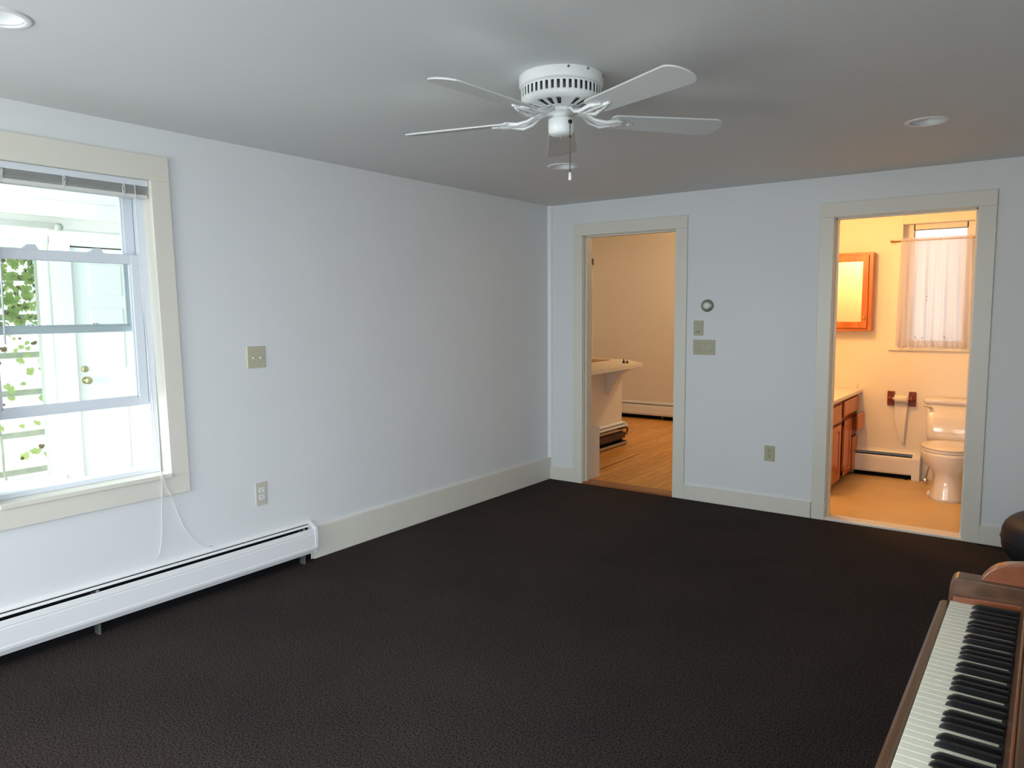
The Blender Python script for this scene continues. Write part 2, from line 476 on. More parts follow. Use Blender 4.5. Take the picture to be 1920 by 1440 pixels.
# bathroom door leaf swung fully open against the right, on three hinges
lf = MB().box(3.094, 3.129, 0.150, 0.945, 0.005, 2.045, 0.002).build('door_panel', TRIM, d2)
ins = MB()
for za, zb in ((0.25, 0.92), (1.08, 1.85)):
    for ya, yb in ((0.26, 0.51), (0.59, 0.84)):
        ins.box(3.090, 3.096, ya, yb, za, zb, 0.003)
ins.build('raised_panel', TRIM, lf)
for zc, L_, mt in ((1.885, 0.095, BLACKM), (1.055, 0.09, STEEL), (0.250, 0.09, STEEL)):
    hb = MB()
    hb.box(3.0815, 3.0855, 0.085, 0.134, zc - L_ / 2, zc + L_ / 2)
    hb.lathe([(0, -L_ / 2 - .004), (0.0065, -L_ / 2), (0.0065, L_ / 2), (0, L_ / 2 + .004)], (3.0795, 0.1385, zc), seg=12)
    hb.build('hinge', mt, d2)

# ================================================================== MAIN WINDOW
win = thing('window_1', (0, (WY0 + WY1) / 2, WZ0), 'white double hung window with cream casing and raised lower sash', 'window', kind='structure')


def wb(bx_list, name, m, k, parent=win, bev=0.002):
    mb = MB()
    for b_ in bx_list:
        mb.box(*b_, bev)
    mb.warp(lean(k))
    return mb.build(name, m, parent)


CW = 0.093
wb([(0.001, T, WY1, WY1 + CW, WZ0 - 0.02, WZ1)], 'casing', TRIM, SH)
wb([(0.001, T, WY0 - CW, WY0, WZ0 - 0.02, WZ1)], 'casing', TRIM, SH)
wb([(0.001, T, WY0 - CW, WY1 + CW, WZ1, WZ1 + 0.115)], 'head_casing', TRIM, SH)
wb([(0.001, T, WY0 - CW, WY1 + CW, WZ0 - 0.110, WZ0 - 0.02)], 'apron', TRIM, SH)
wb([(-0.085, 0.030, WY0, WY1 - 0.001, WZ0 - 0.021, WZ0)], 'stool', TRIM, SH)
wb([(-0.16, 0.001, WY1, WY1 + 0.018, WZ0 - 0.02, WZ1 + 0.0), (-0.16, 0.001, WY0 - 0.018, WY0, WZ0 - 0.02, WZ1), (-0.16, 0.001, WY0 - 0.018, WY1 + 0.018, WZ1, WZ1 + 0.018)], 'jamb', TRIM, SH, bev=0)
KS = 0.009
FR = WY1 - 0.030       # inner faces of the vinyl tracks
FL = WY0 + 0.030
wb([(-0.155, -0.062, FR, WY1 + 0.001, WZ0, WZ1), (-0.155, -0.062, WY0 - 0.001, FL, WZ0, WZ1), (-0.155, -0.062, FL, FR, WZ1 - 0.03, WZ1), (-0.155, -0.066, FL, FR, WZ0, WZ0 + 0.022)], 'vinyl_frame', VINYL, KS)
wb([(-0.104, -0.100, FR - 0.006, FR, WZ0, WZ1 - 0.03), (-0.070, -0.062, FR - 0.004, FR, WZ0 + .02, WZ1 - 0.03),
    (-0.104, -0.100, FL, FL + 0.006, WZ0, WZ1 - 0.03)], 'track_ridge', VINYL, KS, bev=0.0005)


def sash(name, x0, x1, ya, yb, za, zb, st, rt, rb, lab):
    mb = MB()
    mb.box(x0, x1, yb - st, yb, za, zb, 0.004)
    mb.box(x0, x1, ya, ya + st, za, zb, 0.004)
    mb.box(x0 + 0.001, x1 - 0.001, ya + 0.01, yb - 0.01, zb - rt, zb - 0.0005, 0.004)
    mb.box(x0 + 0.001, x1 - 0.001, ya + 0.01, yb - 0.01, za + 0.0005, za + rb, 0.004)
    # glazing bead around the glass
    xm = (x0 + x1) / 2
    mb.box(xm - 0.006, xm + 0.009, yb - st - 0.008, yb - st + 0.004, za + rb - .004, zb - rt + .004, 0.002)
    mb.box(xm - 0.006, xm + 0.009, ya + st - 0.004, ya + st + 0.008, za + rb - .004, zb - rt + .004, 0.002)
    mb.box(xm - 0.006, xm + 0.009, ya + st, yb - st, za + rb - .004, za + rb + 0.007, 0.002)
    mb.warp(lean(KS))
    s_ = mb.build(name, VINYL, win); tag(s_, lab)
    MB().box(xm - 0.002, xm + 0.002, ya + st - 0.003, yb - st + 0.003, za + rb - 0.003, zb - rt + 0.003).warp(lean(KS)).build('pane', GLASS, s_)
    return s_


LS = sash('lower_sash', -0.098, -0.070, FL, FR - 0.004, 1.014, 1.736, 0.047, 0.046, 0.041, 'lower window sash slid halfway up')
US = sash('upper_sash', -0.138, -0.110, FL, FR - 0.004, 1.370, 2.052, 0.050, 0.045, 0.032, 'upper window sash behind the lower one')
for yc in (-3.945, -3.672):
    lk = MB().prism([(yc - .036, 1.734), (yc - .020, 1.746), (yc - .010, 1.757), (yc + .022, 1.758), (yc + .030, 1.745), (yc + .036, 1.734)], 'x', -0.096, -0.074, 0.002)
    lk.build('sash_lock', VINYL, LS)
    kp = MB().box(-0.136, -0.114, yc - 0.030, yc + 0.030, 1.401, 1.405, 0.001)
    kp.box(-0.136, -0.116, yc - 0.013, yc - 0.008, 1.404, 1.413, 0.001).box(-0.136, -0.116, yc + 0.008, yc + 0.013, 1.404, 1.413, 0.001).box(-0.136, -0.116, yc - 0.013, yc + 0.013, 1.411, 1.415, 0.001)
    kp.build('lock_keeper', VINYL, US)

# raised mini blind in the window head
bl = thing('mini_blind', (-0.02, (WY0 + WY1) / 2, WZ1), 'grey white mini blind drawn up tight under window head', 'blind')
LB = -0.012
hb0, hb1 = WY0 + 0.004 + LB, WY1 - 0.004 + LB
MB().box(-0.030, -0.001, hb0, hb1, 2.052, 2.0815, 0.003).build('headrail', VINYL, bl)
for i in range(14):
    z = 2.0155 + i * 0.0026
    dx = random.uniform(-.0015, .0015)
    MB().prism([(-0.028 + dx, z), (-0.015 + dx, z + 0.0011), (-0.003 + dx, z), (-0.003 + dx, z + 0.0008), (-0.015 + dx, z + 0.0019), (-0.028 + dx, z + 0.0008)], 'y', hb0 + 0.004, hb1 - 0.004 + random.uniform(-.002, .002)).build('slat', GREYSLAT, bl)
MB().box(-0.029, -0.003, hb0 + 0.004, hb1 - 0.003, 1.995, 2.013, 0.004).build('bottom_rail', GREYSLAT, bl)
for yc in (-4.06, -3.82, -3.565):
    lc = MB()
    for q in range(5):
        pts = [(0.0, yc - 0.008 + 0.016 * random.random(), 2.053 - 0.012 * k_ + random.uniform(-.004, .004)) for k_ in range(5)]
        lc.tube(pts, 0.0011, 5)
    lc.build('ladder_cord', CORDW, bl)
MB().tube([(0.0, -4.083, 2.06), (0.003, -4.088, 1.70), (0.004, -4.092, 1.335)], 0.0042, 6).build('wand', VINYL, bl)
cd = MB()
cd.tube([(0.002, -3.515, 2.055), (0.006, -3.512, 1.6), (0.016, -3.500, 1.1), (0.031, -3.481, 0.70), (0.033, -3.4785, 0.672), (0.027, -3.477, 0.62), (0.0215, -3.4765, 0.57), (0.010, -3.476, 0.5), (0.008, -3.477, 0.42), (0.008, -3.484, 0.35), (0.009, -3.496, 0.295), (0.014, -3.5127, 0.259)], 0.0022, 6)
cd.build('lift_cord', CORDW, bl)
cd = MB()
cd.tube([(0.033, -3.4765, 0.690), (0.032, -3.470, 0.655), (0.026, -3.455, 0.61), (0.022, -3.432, 0.567), (0.010, -3.408, 0.51), (0.006, -3.390, 0.455), (0.006, -3.3696, 0.3965), (0.006, -3.343, 0.345), (0.008, -3.3113, 0.3043), (0.013, -3.275, 0.268), (0.016, -3.238, 0.252), (0.018, -3.2212, 0.252)], 0.0022, 6)
cd.build('lift_cord', CORDW, bl)

# ================================================================== LEFT WALL HEATER
HT = 0.012


def heater(name, T_, L, label, end_at_start=True, h=0.225, group=None):
    """local: x along the run 0..L, y out from the wall, z up"""
    root = thing(name, T_ @ Vector((0, 0, 0)), label, 'heater', group)
    s_ = h / 0.225

    def pr(poly, a, b, nm, m, bev=0):
        return MB(T_).prism([(p[0], p[1] * s_) for p in poly], 'x', a, b, bev).build(nm, m, root)
    pr([(0.0, 0.0), (0.004, 0.0), (0.004, 0.218), (0.019, 0.224), (0.019, 0.228), (0.006, 0.238), (0, 0.238)], 0, L, 'back_plate', WHITE)
    pr([(0.0325, 0.2105), (0.0345, 0.2105), (0.0320, 0.2195), (0.0280, 0.2215), (0.0275, 0.2205), (0.0305, 0.2185)], 0.03, L - 0.03, 'damper', WHITE)
    pr([(0.050, 0.196), (0.053, 0.2020), (0.063, 0.2005), (0.0665, 0.180), (0.0655, 0.174), (0.0675, 0.170), (0.0685, 0.098), (0.0705, 0.092), (0.069, 0.080), (0.058, 0.058), (0.054, 0.060), (0.064, 0.082), (0.063, 0.17), (0.060, 0.194)], 0.002, L - 0.002, 'front_cover', WHITE)
    core = MB(T_)
    n = max(4, int(L / 0.011))
    for i in range(n):
        x = 0.05 + (L - 0.1) * i / n
        core.box(x, x + 0.0012, 0.008, 0.052, 0.075 * s_, 0.150 * s_)
    core.build('fin_element', MOTOR, root)
    MB(T_).tube([(0.02, 0.030, 0.112 * s_), (L - 0.02, 0.030, 0.112 * s_)], 0.011, 10).build('pipe', COPPER, root)
    for x in [0.075 + k * (L - 0.15) / max(1, round(L / 1.05)) for k in range(round(L / 1.05) + 1)]:
        MB(T_).box(x, x + 0.018, 0.004, 0.055, 0.188 * s_, 0.196 * s_).build('bracket', STEEL, root)
        MB(T_).box(x, x + 0.014, 0.044, 0.052, 0.190 * s_, 0.209 * s_, 0.001).build('clip', STEEL, root)
        MB(T_).box(x, x + 0.010, 0.004, 0.045, 0.0, 0.05).build('foot', MOTOR, root)
    cap = [(0.0, 0.052), (0.0, 0.236), (0.024, 0.229), (0.060, 0.2055), (0.067, 0.2005), (0.0705, 0.176), (0.0705, 0.090), (0.060, 0.055)]
    for a, b in ((-0.003, 0.020),) + (((L - 0.02, L + 0.003),) if not end_at_start else ()):
        pr(cap, a, b, 'end_cap', WHITE, 0.003)
    MB(T_).box(0.004, L - 0.004, 0.004, 0.0055, 0.0, 0.2175).build('shade_backing', DARK, root)  # near-black sheet: the shade inside the heater put into its colour
    return root


TL = Matrix(((0, 1, 0, 0.0), (-1, 0, 0, -2.583), (0, 0, 1, 0), (0, 0, 0, 1)))
heater('baseboard_heater', TL, 3.6, 'long white baseboard heater running under the window')

# ================================================================== WALL PLATES
def frame_left(y, z):    # u -> +y, out -> +x
    return Matrix(((0, 1, 0, 0), (1, 0, 0, y), (0, 0, 1, z), (0, 0, 0, 1)))


def frame_back(x, z):    # u -> +x, out -> -y
    return Matrix(((1, 0, 0, x), (0, -1, 0, 0), (0, 0, 1, z), (0, 0, 0, 1)))


def plate(mb, w_, h_, t=0.006):
    return mb.prism([(-w_ / 2, 0), (w_ / 2, 0), (w_ / 2, t * .35), (w_ / 2 - .005, t), (-w_ / 2 + .005, t), (-w_ / 2, t * .35)], 'z', -h_ / 2, h_ / 2, 0.0012)


def screw(T_, root, u_, v_, m):
    MB(T_).lathe([(0, 0), (0.003, 0), (0.0026, 0.0014), (0, 0.0018)], (u_, 0.0056, v_), axis='y', seg=10).build('screw', m, root)


def outlet(T_, w_, h_, m, label):
    root = thing('wall_outlet', T_.translation, label, 'outlet')
    plate(MB(T_), w_, h_).build('cover_plate', m, root)
    for dz in (0.0195, -0.0195):
        fc = MB(T_)
        pts = []
        for i in range(20):
            a = 2 * PI * i / 20
            pts.append((max(-0.0165, min(0.0165, 0.019 * math.cos(a))), dz + max(-0.0145, min(0.0145, 0.0185 * math.sin(a)))))
        # outline lies in the u,v plane, thick along out
        A = [fc.bm.verts.new((p[0], 0.004, p[1])) for p in pts]; B = [fc.bm.verts.new((p[0], 0.0078, p[1])) for p in pts]
        fs = [fc.bm.faces.new(B)] + [fc.bm.faces.new((A[i], A[(i + 1) % 20], B[(i + 1) % 20], B[i])) for i in range(20)]
        bmesh.ops.recalc_face_normals(fc.bm, faces=fs)
        fo = fc.build('receptacle', WHITE if m is IVORY else m, root)
        sl = MB(T_)
        sl.box(-0.0078, -0.0052, 0.0072, 0.0081, dz - 0.001, dz + 0.009).box(0.0052, 0.0078, 0.0072, 0.0081, dz + 0.0005, dz + 0.0085)
        sl.lathe([(0.0, 0), (0.0027, 0), (0.0027, 0.0008), (0, 0.0009)], (0, 0.0073, dz - 0.0075), axis='y', seg=10)
        sl.build('slot', DARK, fo)
    screw(T_, root, 0, 0, STEEL)
    return root


outlet(frame_left(-2.907, 0.464), 0.076, 0.128, IVORY, 'ivory duplex outlet low on left wall near heater end')
outlet(frame_back(1.888, 0.424), 0.074, 0.112, ALMOND, 'almond duplex outlet low on back wall between doorways')

TS = frame_left(-2.903, 1.218)
sw = thing('toggle_switch', TS.translation, 'ivory double toggle switch plate on wall right of window', 'switch')
plate(MB(TS), 0.118, 0.117).build('cover_plate', mat('ivory_switch', srgb(186, 184, 158), 0.35), sw)
for du in (-0.023, 0.023):
    MB(TS).box(du - 0.006, du + 0.006, 0.005, 0.0068, -0.013, 0.013, 0.001).build('toggle_collar', ALMOND, sw)
    tg = MB(TS).prism([(0.005, -0.004), (0.005, 0.004), (0.017, -0.007), (0.015, -0.012)], 'x', du - 0.0042, du + 0.0042, 0.001)
    tg.build('toggle', WHITE, sw)
    screw(TS, sw, du, 0.030, STEEL); screw(TS, sw, du, -0.030, STEEL)

TD = frame_back(1.338, 1.318)
ds = thing('dimmer_switch', TD.translation, 'almond single rocker switch plate below the round dial', 'switch')
plate(MB(TD), 0.076, 0.112).build('cover_plate', ALMOND, ds)
MB(TD).box(-0.0165, 0.0165, 0.005, 0.0085, -0.034, 0.034, 0.002).build('rocker', ALMOND, ds)
MB(TD).box(-0.013, 0.013, 0.0075, 0.0105, -0.031, -0.022, 0.001).build('slide_button', mat('worn_almond', srgb(118, 118, 96), 0.5), ds)
screw(TD, ds, 0, 0.048, STEEL)

TD2 = frame_back(1.384, 1.175)
dd = thing('double_rocker_switch', TD2.translation, 'wide almond double rocker switch plate, lowest of the switches', 'switch')
plate(MB(TD2), 0.172, 0.112).build('cover_plate', ALMOND, dd)
MB(TD2).box(-0.066, -0.034, 0.005, 0.009, -0.033, 0.033, 0.002).build('rocker', mat('rocker_light', srgb(172, 168, 142), 0.35), dd)
MB(TD2).box(-0.018, 0.066, 0.005, 0.0085, -0.033, 0.033, 0.002).build('rocker', ALMOND, dd)
MB(TD2).box(0.012, 0.0145, 0.0080, 0.0095, 0.010, 0.022, 0.0005).build('indicator', mat('worn_almond_mark', srgb(104, 104, 84), 0.5), dd)
screw(TD2, dd, -0.05, -0.049, STEEL); screw(TD2, dd, 0.03, 0.049, STEEL)

TT = frame_back(1.405, 1.4845)
th = thing('thermostat_dial', TT.translation, 'round silver grey thermostat dial on wall beside kitchen doorway', 'thermostat')
MB(TT).lathe([(0, 0), (0.046, 0), (0.0465, 0.006), (0.044, 0.018), (0.038, 0.024), (0.027, 0.026)], (0, 0, 0), axis='y', seg=40).build('base', mat('dial_grey', srgb(140, 142, 132), 0.35, metal=0.3), th)
MB(TT).lathe([(0.0275, 0.020), (0.0275, 0.028), (0.0255, 0.030), (0.0235, 0.028), (0.0235, 0.024)], (0, 0, 0), axis='y', seg=40).build('ring', mat('dial_gold', srgb(190, 188, 150), 0.3, metal=0.5), th)
MB(TT).lathe([(0, 0.027), (0.010, 0.027), (0.020, 0.0265), (0.0235, 0.024), (0.0235, 0.020)], (0, 0, 0), axis='y', seg=40).build('face', mat('dial_face', (0.72, 0.73, 0.76, 1), 0.25), th)

# ================================================================== CEILING FAN
FC = Vector((1.945, -2.886, H))
fan = thing('ceiling_fan', FC, 'white flush mount ceiling fan with five blades and pull chain', 'ceiling fan')
hz = MB().lathe([(0.0, 0), (0.156, 0), (0.158, -0.003), (0.158, -0.034), (0.155, -0.040), (0.150, -0.043), (0.148, -0.043)], FC, seg=64).build('canopy_housing', FANW, fan)
for a in (-48, -20, 20):
    aa = math.radians(a)
    MB().lathe([(0, -0.004), (0.0055, -0.004), (0.0045, 0.002), (0, 0.003)], (0, 0, 0), axis='x', seg=10).warp(
        lambda x, y, z, aa=aa: (FC.x + (0.158 + x) * math.cos(aa) - y * math.sin(aa), FC.y + (0.158 + x) * math.sin(aa) + y * math.cos(aa), H - 0.009 + z)).build('mount_screw', MOTOR, hz)
# slotted motor housing: real slots in a thin shell around a dark motor
vb = MB()
NS = 44
prof = [(0.150, -0.043), (0.1495, -0.050), (0.149, -0.080), (0.1485, -0.088), (0.145, -0.096), (0.136, -0.104), (0.128, -0.107), (0.080, -0.117), (0.070, -0.119), (0.045, -0.122)]
seg = NS * 4
rows = []
for R, h in prof:
    rows.append([vb.bm.verts.new((FC.x + R * math.cos(2 * PI * i / seg), FC.y + R * math.sin(2 * PI * i / seg), H + h)) for i in range(seg)])
fs = []
for k, (A, B) in enumerate(zip(rows, rows[1:])):
    for i in range(seg):
        ph = i % 4
        if k == 1 and ph in (1, 2):
            continue
        if k == 6 and (i // 4) % 2 == 0 and ph in (0, 1, 2, 3) and not ((i // 4) % 8 in (6,)):
            continue
        if k == 5 and False:
            continue
        j = (i + 1) % seg
        fs.append(vb.bm.faces.new((A[i], A[j], B[j], B[i])))
bmesh.ops.recalc_face_normals(vb.bm, faces=fs)
for x in fs: x.smooth = True
vh = vb.build('slotted_housing', FANW, fan, mods=(('SOLIDIFY', {'thickness': 0.0025, 'offset': 0}),))
MB().lathe([(0, -0.03), (0.125, -0.03), (0.125, -0.085), (0.110, -0.100), (0.06, -0.112), (0, -0.113)], FC, seg=48).build('motor', MOTOR, fan)
MB().lathe([(0.0, -0.120), (0.066, -0.120), (0.066, -0.131), (0.060, -0.136), (0.030, -0.139), (0.030, -0.158), (0.0, -0.158)], FC, seg=40).build('flywheel', FANW, fan)
swh = MB().lathe([(0.0, -0.152), (0.042, -0.152), (0.048, -0.156), (0.0485, -0.195), (0.0465, -0.199), (0.0475, -0.201), (0.046, -0.206), (0.036, -0.214), (0.012, -0.217), (0.0, -0.217)], FC, seg=48).build('switch_housing', FANW, fan)
MB().lathe([(0, 0), (0.005, 0), (0.004, -0.004), (0, -0.005)], FC + Vector((0.004, -0.004, -0.2165)), seg=12).build('screw_cap', STEEL, swh)
dirc = Vector((3.49 - FC.x, -5.33 - FC.y, 0)).normalized()
sidec = Vector((-dirc.y, dirc.x, 0))
pc = FC + dirc * 0.036 + sidec * 0.0335
MB().lathe([(0, -0.008), (0.0075, -0.008), (0.0075, 0.006), (0, 0.007)], (0, 0, 0), axis='x', seg=14).warp(
    lambda x, y, z: tuple(Vector((pc.x, pc.y, H - 0.172)) + dirc * x + sidec * y + Vector((0, 0, z)))).build('chain_grommet', BLACKM, swh)
pe = pc + dirc * 0.010
ch = MB().tube([pe + Vector((0, 0, -0.172)), pe + Vector((0.0, 0, -0.20)), pe + Vector((0, 0, -0.365))], 0.0016, 6).build('pull_chain', mat('chain_dark', srgb(90, 84, 66), 0.4, metal=0.7), fan)
MB().lathe([(0, 0.006), (0.003, 0.004), (0.003, -0.004), (0, -0.006)], pe + Vector((0, 0, -0.228)), seg=8).build('chain_joint', BLACKM, ch)
MB().lathe([(0, 0.0), (0.003, -0.001), (0.0052, -0.006), (0.0062, -0.020), (0.0055, -0.030), (0, -0.032)], pe + Vector((0, 0, -0.357)), seg=14).build('pull_knob', mat('pull_white', (0.8, 0.8, 0.76, 1), 0.3), ch)

for k in range(5):
    a = math.radians(50 + 72 * k)
    R4 = Matrix.Translation((FC.x, FC.y, 0)) @ Matrix.Rotation(a, 4, 'Z')
    zb = H - 0.152
    # blade iron: curved arm splitting into a leaf shaped pad
    ir = MB(R4)
    for s_ in (-1, 1):
        ir.tube([(0.055, s_ * 0.010, H - 0.127), (0.090, s_ * 0.020, H - 0.134), (0.125, s_ * 0.030, H - 0.156), (0.165, s_ * 0.036, H - 0.165), (0.215, s_ * 0.030, zb - 0.004), (0.255, s_ * 0.012, zb - 0.006)], 0.006, 8, radii=[0.008, 0.007, 0.006, 0.0075, 0.0075, 0.005])
    ir.tube([(0.055, 0, H - 0.127), (0.10, 0, H - 0.140), (0.15, 0, H - 0.163), (0.20, 0, zb - 0.006), (0.285, 0, zb - 0.006)], 0.006, 8, radii=[0.009, 0.006, 0.005, 0.007, 0.005])
    ib = ir.build('blade_iron', FANW, fan)
    for q in ((0.225, 0.024), (0.225, -0.024), (0.270, 0.0)):
        MB(R4).lathe([(0, 0), (0.006, 0), (0.005, -0.003), (0, -0.004)], (q[0], q[1], zb - 0.008), seg=10).build('blade_screw', FANW, ib)
    out = []
    L0, L1, W0, W1 = 0.195, 0.660, 0.052, 0.070
    out += [(L0, -W0 + .012), (L0 + 0.012, -W0)]
    for q in range(9):
        an = -PI / 2 + PI * q / 8
        out.append((L1 - 0.045 + 0.045 * math.cos(an), W1 * math.sin(an) if abs(math.sin(an)) < .99 else W1 * math.sin(an)))
    out += [(L0 + 0.012, W0), (L0, W0 - .012)]
    bd = MB(R4 @ Matrix.Translation((0, 0, zb)) @ Matrix.Rotation(math.radians(-11), 4, 'X'))
    bd.prism(out, 'z', -0.003, 0.003, 0.001)
    bd.build('blade', BLADEW, fan)

# ================================================================== RECESSED LIGHTS
canlab = ['white recessed ceiling light behind the fan pull chain', 'white recessed ceiling light above the bathroom doorway', 'white recessed ceiling light at the top left corner of the photo']
REFL = mat('can_reflector', (0.84, 0.86, 0.85, 1), 0.3)
for (x, y), lab in zip(CANS, canlab):
    cl = thing('recessed_light', (x, y, H), lab, 'ceiling light', 'recessed ceiling lights')
    MB().lathe([(0.0735, 0.002), (0.0735, -0.003), (0.078, -0.006), (0.090, -0.005), (0.096, -0.002), (0.096, 0.0)], (x, y, H), seg=48).build('trim_ring', WHITE, cl)
    MB().lathe([(0.0735, -0.001), (0.0735, 0.002), (0.068, 0.030), (0.058, 0.058), (0.048, 0.075), (0.0, 0.078)], (x, y, H), seg=48).build('reflector', REFL, cl)
    MB().lathe([(0.0, 0.045), (0.020, 0.047), (0.038, 0.055), (0.040, 0.062), (0.030, 0.076), (0, 0.077)], (x, y, H), seg=32).build('lamp_face', mat('lamp_face', (0.8, 0.82, 0.80, 1), 0.25), cl)

# small nail stubs on ceiling and back wall
tag(MB().lathe([(0, 0), (0.004, 0), (0.003, -0.006), (0, -0.007)], (2.082, -2.565, H), seg=8).build('hook', STEEL), 'tiny dark screw stub in the ceiling just right of the fan housing', 'hook')

# ================================================================== PIANO
PX = 3.30
piano = thing('upright_piano', (3.6, -3.85, 0), 'small walnut upright piano with exposed keyboard along right edge', 'piano')
Yf, Yn = -3.078, -4.56          # far and near outer faces
# case body: bottom panel, back, top
MB().box(3.53, 3.95, Yn + 0.05, Yf - 0.05, 0.0, 0.70, 0.004).build('lower_case', WALNUT, piano)
MB().box(3.60, 3.95, Yn + 0.03, Yf - 0.03, 0.69, 0.975, 0.004).build('upper_case', WALNUT, piano)
MB().box(3.575, 3.97, Yn, Yf, 0.975, 1.0, 0.006).build('lid', WALNUT, piano)
# keybed and keyslip
MB().box(3.30, 3.62, Yn + 0.01, Yf - 0.01, 0.615, 0.668, 0.004).build('key_bed', WALNUT, piano)
MB().prism([(3.281, 0.622), (3.305, 0.622), (3.3075, 0.690), (3.303, 0.694), (3.293, 0.694), (3.286, 0.688)], 'y', Yn + 0.085, Yf - 0.068).build('key_slip', WALNUT, piano)
for ya in (Yf - 0.066, Yn):
    yb = ya + 0.066
    # arm with rounded nose
    MB().prism([(3.302, 0.640), (3.50, 0.640), (3.50, 0.757), (3.322, 0.757), (3.312, 0.752), (3.307, 0.742), (3.305, 0.72)], 'y', ya + 0.004, yb, 0.003).build('arm', WALNUT, piano)
    # curved end cheek standing on the arm
    yo = (yb - 0.044, yb - 0.002) if ya > Yn else (ya + 0.002, ya + 0.044)
    MB().prism([(3.372, 0.755), (3.378, 0.768), (3.390, 0.784), (3.405, 0.797), (3.425, 0.806), (3.46, 0.813), (3.51, 0.822), (3.56, 0.86), (3.60, 0.93), (3.62, 0.97), (3.64, 0.97), (3.64, 0.755)], 'y', yo[0], yo[1], 0.003).build('end_cheek', WALNUTL, piano)  # oranger walnut, the light on the cheek's inner face put into colour
    # legs
    lx = (ya + yb) / 2
    lg = MB()
    lg.loft([[(3.335 + dx * w_ - 0.0, lx + dy * w_, z) for dx, dy in ((-1, -1), (1, -1), (1, 1), (-1, 1))] for z, w_ in ((0.0, 0.016), (0.06, 0.017), (0.45, 0.026), (0.60, 0.028), (0.62, 0.028))])
    lg.build('leg', WALNUT, piano)
# key blocks between arms and keys
KY0 = -3.158
MB().prism([(3.312, 0.66), (3.47, 0.66), (3.464, 0.718), (3.316, 0.712)], 'y', KY0 + 0.002, Yf - 0.063, 0.0015).build('key_block', WALNUTL, piano)
MB().prism([(3.312, 0.66), (3.47, 0.66), (3.464, 0.718), (3.316, 0.712)], 'y', Yn + 0.064, KY0 - 52 * 0.0235 - 0.002, 0.0015).build('key_block', WALNUTL, piano)
# fallboard, nameboard rail
MB().prism([(3.458, 0.690), (3.4745, 0.798), (3.480, 0.802), (3.56, 0.802), (3.56, 0.690)], 'y', Yn + 0.048, Yf - 0.046, 0.002).build('fallboard', WALNUT, piano)
MB().box(3.4715, 3.4765, Yn + 0.05, Yf - 0.05, 0.796, 0.8025, 0.0015).build('fallboard_highlight', WALNUTL, piano)  # lighter strip: the highlight on the fallboard's top edge as colour
MB().box(3.452, 3.462, KY0 - 52 * 0.0235, KY0, 0.690, 0.703).build('felt_strip', FELT, piano)
# keys: far end is the bass, A0 first
seq = 'A B C D E F G'.split()
KW = 0.0235
wk = {}
for i in range(52):
    y1 = KY0 - i * KW; y0 = y1 - KW + 0.0011
    kmb = MB().box(3.3115, 3.458, y0, y1, 0.682, 0.700, 0.0008, 1)
    kmb.box(3.3105, 3.330, y0, y1, 0.6975, 0.7002, 0.0006, 1)
    kmb.build('white_key', KEYW, piano)
    nm = seq[i % 7]
    if nm in ('A', 'C', 'D', 'F', 'G') and i < 51:
        off = {'A': 0.0025, 'C': -0.002, 'D': 0.002, 'F': -0.0025, 'G': 0}[nm]
        yc = y1 - KW - off
        ring = []
        # tapered black key: sloping front nose, narrower top
        prof_ = [(3.3600, 0.700, 0.0052), (3.3625, 0.704, 0.0050), (3.3705, 0.7105, 0.0045), (3.376, 0.712, 0.0044), (3.457, 0.712, 0.0044)]
        rings = []
        for xx, zt_, hw in prof_:
            rings.append([(xx, yc - 0.0056, 0.699), (xx, yc + 0.0056, 0.699), (xx, yc + hw, zt_ - 0.0008), (xx, yc + hw - 0.001, zt_), (xx, yc - hw + 0.001, zt_), (xx, yc - hw, zt_ - 0.0008)])
        bk = MB().loft(rings)
        for fc_ in bk.bm.faces: fc_.smooth = False
        bk.build('black_key', KEYB, piano)

# ================================================================== BLACK POUF
pf = thing('pouf', (3.63, -0.36, 0), 'black rounded upholstered pouf on carpet beyond the piano', 'pouf')
prf = []
for i in range(17):
    a = -PI / 2 + PI * i / 16
    cx_, sx_ = math.cos(a), math.sin(a)
    prf.append((0.323 * (abs(cx_) ** 0.62), 0.170 + 0.155 * math.copysign(abs(sx_) ** 0.72, sx_)))
MB().lathe(prf, (3.63, -0.36, 0), seg=48).build('cushion', BLACKV, pf)
MB().lathe([(0.318, 0.166), (0.3275, 0.170), (0.318, 0.174)], (3.63, -0.36, 0), seg=48).build('piping', BLACKV, pf)
MB().lathe([(0, 0.0), (0.21, 0.0), (0.22, 0.012), (0.20, 0.05), (0, 0.05)], (3.63, -0.36, 0), seg=32).build('base', DARK, pf)

# ================================================================== KITCHEN
struct(MB().box(-2.6, 1.42, 0.12, 3.9, -0.05, 0.0).build('floor_kitchen', WOODF), 'honey coloured plank floor of the kitchen', 'floor')
struct(MB().prism([(0.188, 0.40), (0.172, 1.0), (0.144, 1.44), (0.146, 1.44), (0.180, 1.0), (0.194, 0.40)], 'z', 0.0, 0.0012).build('trim_6', DARK), 'dark open crack between two kitchen floor planks', 'crack')
struct(MB().box(-2.6, 1.42, 0.12, 3.9, 2.45, 2.55).build('ceiling_kitchen', KITW), 'kitchen ceiling', 'ceiling')
struct(MB().box(-2.6, 1.42, 3.73, 3.9, 0, 2.45).build('wall_kitchen_back', KITW), 'cream far wall of the kitchen', 'wall')
struct(MB().box(-2.72, -2.6, -0.02, 3.9, 0, 2.45).build('wall_kitchen_left', KITW), 'left wall of the kitchen', 'wall')
struct(MB().box(-2.72, -0.16, 0.0, 0.12, 0, 2.45).build('wall_kitchen_front', KITW), 'front wall of kitchen beside porch', 'wall')
struct(MB().box(-0.16, 1.42, 0.10, 0.12, 2.35, 2.45).build('trim_3', KITW), 'strip above the doorways on the kitchen side', 'trim')
